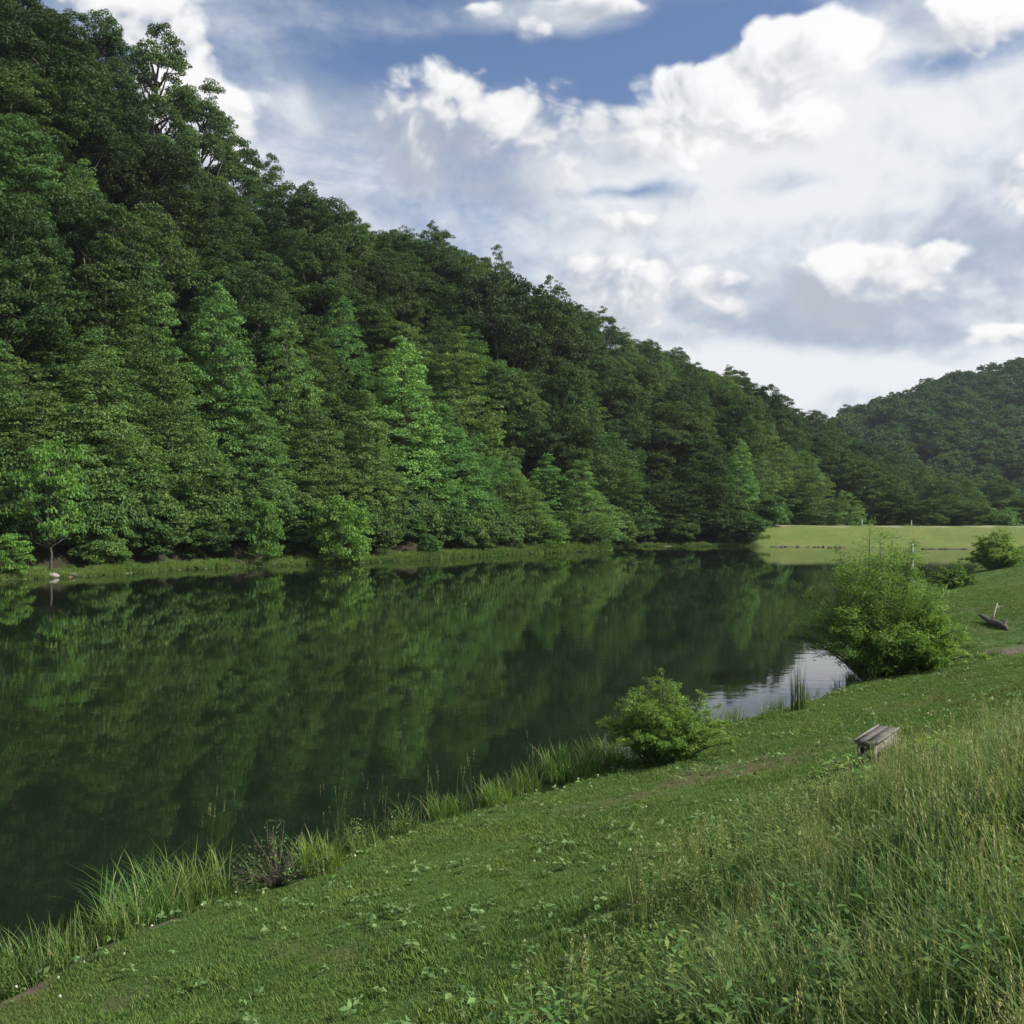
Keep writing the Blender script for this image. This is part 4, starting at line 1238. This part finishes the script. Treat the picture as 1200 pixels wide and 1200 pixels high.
# leafy weeds round the bench
def leafy_weed(px, py, h, n, lab, seed, color=None):
    x, y, z = on_ground(px, py)
    rng = np.random.default_rng(seed)
    B = Build(); L = []
    for i in range(n):
        a = rng.uniform(0, 2 * pi); r0 = .28 * sqrt(rng.uniform())
        b = np.array([cos(a) * r0, sin(a) * r0, 0]); hh = h * rng.uniform(.6, 1.05)
        top = b + np.array([rng.normal(0, .06), rng.normal(0, .06), hh])
        B.tube([b - [0, 0, .03], (b + top) / 2, top], [.006, .005, .003], 4)
        k = 12
        f = np.linspace(.15, 1, k); aa = np.arange(k) * 2.4 + a
        o = np.stack([np.cos(aa), np.sin(aa), np.full(k, .35)], -1)
        LL = .14 * rng.uniform(.7, 1.2, k) * (1.15 - .5 * f)
        c = b + (top - b) * f[:, None] + o * (LL * .5)[:, None]
        L.append((c, np.array([0, 0, 1.0]) + rng.normal(0, .3, (k, 3)), o, LL, LL * .3, rng.uniform(.2, 1, k)))
    r = empty('leafy_weed', (x, y, z))
    tag(r, lab, 'plant')
    link('stems', B.mesh('weed_stems', M['twig']), r)
    f = link('foliage', leaf_mesh('weed_foliage', L, M['leaf_willow']), r)
    f.color = (1.15, 1.2, .95, 1)
leafy_weed(990, 930, .42, 14, 'leafy upright weed in front of the bench', 1)
leafy_weed(1030, 935, .36, 12, 'leafy weed at the right front foot of the bench', 2)
leafy_weed(1085, 905, .36, 16, 'wide leafy weed patch right of the bench', 3)
leafy_weed(1130, 900, .36, 14, 'leafy weed in the tall grass farther right of the bench', 4)

# ------------------------------------------------------------------ bench
def bench():
    Y = 15.0
    x0, y0 = (1012 - 600) / 1230.0 * 14.7, 14.7
    x1, y1 = (1043 - 600) / 1230.0 * 15.9, 15.9
    L = hypot_ = sqrt((x1 - x0) ** 2 + (y1 - y0) ** 2)
    cx, cy = (x0 + x1) / 2, (y0 + y1) / 2
    zt = CAMZ - (866 - HOR) / 1230.0 * 14.7
    zg = h1(cx, cy)
    ht = zt - zg
    print('bench', L, ht, cx, cy, zg)
    r = empty('bench', (cx, cy, zg), -atan2(x1 - x0, y1 - y0))
    tag(r, 'small weathered grey wooden bench on the grass near the water', 'bench')
    r.scale = (.84, .86, .90)
    rng = np.random.default_rng(3)
    def part(nm, c, s, mat, **k):
        B = Build(); B.box(c, s, jit=.003, rnd=rng, **k)
        return link(nm, B.mesh('bench_' + nm, M[mat]), r)
    w = .34
    part('seat_board', (-.085, 0, ht - .018), (.162, L, .036), 'bench_dark')
    part('seat_board', (.083, .004, ht - .019), (.160, L - .01, .036), 'bench_dark')
    part('edge_strip', (-.181, 0, ht - .010), (.026, L + .02, .05), 'bench')
    part('edge_strip', (.179, 0, ht - .010), (.026, L + .02, .05), 'bench')
    part('end_strip', (0, -L / 2 - .012, ht - .03), (.33, .022, .05), 'bench_dark')
    part('apron', (.128, 0, ht - .15), (.03, L - .22, .22), 'bench')
    part('apron', (-.128, 0, ht - .15), (.03, L - .22, .22), 'bench')
    for sy in (-1, 1):
        for sx in (-1, 1):
            part('leg', (sx * .125, sy * (L / 2 - .065), (ht - .04) / 2 - .06), (.06, .07, ht + .08), 'bench')
        part('cross_rail', (0, sy * (L / 2 - .06), ht - .085), (.19, .05, .09), 'bench_dark')
        part('end_slat', (-.035, sy * (L / 2 - .07), ht * .45), (.03, .03, ht * .7), 'bench')
bench()

# ------------------------------------------------------------------ logs, stones, posts
def fallen_log():
    x, y, z = on_ground(1163, 733)
    r = empty('fallen_log', (x, y, z))
    tag(r, 'dark fallen branch with a pale upright stub lying on the right lawn', 'log')
    k = y / 1230.0
    B = Build()
    rng = np.random.default_rng(5)
    def gp(dx, dy, up):
        dx = dx + dy * x / y
        return (dx, dy, h1(x + dx, y + dy) - z + up)
    B.tube([gp(-16 * k, 2.1, .26), gp(-9 * k, 1.2, .16), gp(-1 * k, .2, .12), gp(7 * k, -.7, .13), gp(14 * k, -1.5, .10)], [.05, .09, .12, .13, .10], 8, rng)
    B.tube([gp(9 * k, -.9, .15), gp(14 * k, -1.2, .12), gp(17 * k, -1.9, .02)], [.07, .06, .03], 6, rng)
    B.tube([gp(12 * k, -1.3, .12), gp(15 * k, -1.0, .22), gp(16.5 * k, -1.0, .30)], [.07, .06, .04], 6, rng)
    link('trunk', B.mesh('log_trunk', M['log'], True), r)
    B = Build()
    q0 = gp(0, .1, .15)
    B.tube([q0, (q0[0] + 1.0 * k, q0[1], q0[2] + .30), (q0[0] + 3 * k, q0[1], q0[2] + .48), (q0[0] + 6 * k, q0[1], q0[2] + .74)], [.06, .05, .035, .012], 6, rng)
    B.tube([(q0[0] + 3 * k, q0[1], q0[2] + .46), (q0[0] + 8 * k, q0[1], q0[2] + .62)], [.022, .010], 5)
    link('branch_stub', B.mesh('log_stub', M['log_bare'], True), r)
fallen_log()

def drift(name, px0, px1, py, dia, lab, seed, cat='log'):
    x0, y = at(px0, py); x1, _ = at(px1, py)
    rng = np.random.default_rng(seed)
    B = Build()
    n = 11
    P = np.stack([np.linspace(-(x1 - x0) / 2, (x1 - x0) / 2, n), rng.normal(0, .15, n), rng.normal(dia * .12, .09, n)], -1)
    B.tube(P, dia / 2 * np.linspace(.6, 1.1, n) * rng.uniform(.6, 1.35, n), 6, rng)
    for q in range(4):
        i = rng.integers(1, n - 1)
        B.tube([P[i], P[i] + [rng.normal(0, .3), rng.normal(0, .2), rng.uniform(.2, .5)]], [.05, .02], 4)
    o = link(name, B.mesh(name, M['log'], True), None, ((x0 + x1) / 2, y, 0))
    tag(o, lab, cat)
drift('drift_log', 1080, 1136, 643.5, .30, 'long dark log floating along the foot of the dam at right', 1)
drift('drift_log', 903, 938, 641, .26, 'dark log at the left waterline of the dam', 2)
drift('drift_log', 943, 966, 641.3, .22, 'short dark log in the middle of the dam waterline', 3)
drift('drift_log', 970, 992, 642, .34, 'dark driftwood at the dam waterline near the large willow', 4)

def stone_mesh(seed, s):
    rng = np.random.default_rng(seed)
    th = np.linspace(0, 2 * pi, 9)[:-1]
    V = []; 
    for zz, rr in ((-.25, .75), (.0, 1.0), (.22, .9), (.42, .5)):
        V += [(cos(t) * rr * s * rng.uniform(.85, 1.15), sin(t) * rr * s * rng.uniform(.85, 1.15) * .7, zz * s * rng.uniform(.85, 1.15)) for t in th]
    V.append((0, 0, .47 * s))
    i = np.arange(3)[:, None] * 8; j = np.arange(8)[None, :]; jn = (j + 1) % 8
    Q = np.stack([i + j, i + jn, i + 8 + jn, i + 8 + j], -1).reshape(-1, 4)
    T_ = np.stack([24 + np.arange(8), 24 + (np.arange(8) + 1) % 8, np.full(8, 32)], -1)
    return mesh_np('stone', V, [Q, T_], [M['stone']])
for i, (px, s, lab) in enumerate(((62, .55, 'left pale stone at the far left waterline'), (86, .40, 'right pale stone at the far left waterline'), (322, .32, 'small pale stone on the far bank by the feathery sapling'))):
    Y = shore_y(px) + .3; X = (px - 600) / 1230.0 * Y
    tag(link('stone', stone_mesh(i, s), None, (X, Y, max(.05, h1(X, Y)))), lab, 'stone')
# fallen branches on the far bank
def far_branch():
    Y = shore_y(288) + .3; X = (288 - 600) / 1230.0 * Y
    B = Build(); rng = np.random.default_rng(9)
    for q in range(7):
        a = rng.uniform(-.2, 3.3); ln = rng.uniform(.8, 2.0)
        B.tube([(0, 0, .1), (cos(a) * ln * .5, -.2, .35 + .2 * sin(a)), (cos(a) * ln, -.5, rng.uniform(.1, .9))], [.07, .045, .015], 5)
    o = link('dead_branch', B.mesh('dead_branch', M['log'], True), None, (X, Y, max(0, h1(X, Y))))
    tag(o, 'dark dead branch lying at the far waterline below the feathery sapling', 'branch')
far_branch()

def post(name, px, py_base, py_top, wpx, zb, lab, Y=None):
    if Y is None:
        X, Y = at(px, py_base, zb)
    else:
        X = (px - 600) / 1230.0 * Y
    H = (py_base - py_top) / 1230.0 * Y; w = wpx / 1230.0 * Y
    r = empty(name, (X, Y, zb)); tag(r, lab, 'post')
    B = Build(); B.box((0, 0, H / 2 - .3), (w * .75, w * .75, H + .6)); link('shaft', B.mesh('post_shaft', M['post']), r)
    B = Build(); B.box((0, 0, H + .052), (w * 1.1, w * 1.1, .1)); link('cap', B.mesh('post_cap', M['post']), r)
post('marker_post', 1010, 615, 607, 1.4, h1(62, 187), 'left thin pale post on the crest of the dam', 187)
post('marker_post', 1068, 615, 609, 1.2, h1(71, 187), 'right thin pale post on the crest of the dam', 187)
post('riser_post', 1069, 652, 636, 3.2, 0.0, 'pale square post standing in the water by the largest willow')

# ------------------------------------------------------------------ summer haze over the valley
def build_haze():
    B = Build(); B.box((60, 280, 66), (1500, 1320, 140))
    m = bpy.data.materials.new('haze'); m.use_nodes = True
    T = NT(m.node_tree); T.n.clear()
    out = T.new('ShaderNodeOutputMaterial')
    v = T.new('ShaderNodeVolumePrincipled')
    v.inputs['Color'].default_value = (.80, .88, 1.0, 1)
    v.inputs['Density'].default_value = .00009
    v.inputs['Anisotropy'].default_value = .3
    T.l.new(v.outputs[0], out.inputs['Volume'])
    tag(link('haze', B.mesh('haze', m)), kind='stuff')
build_haze()
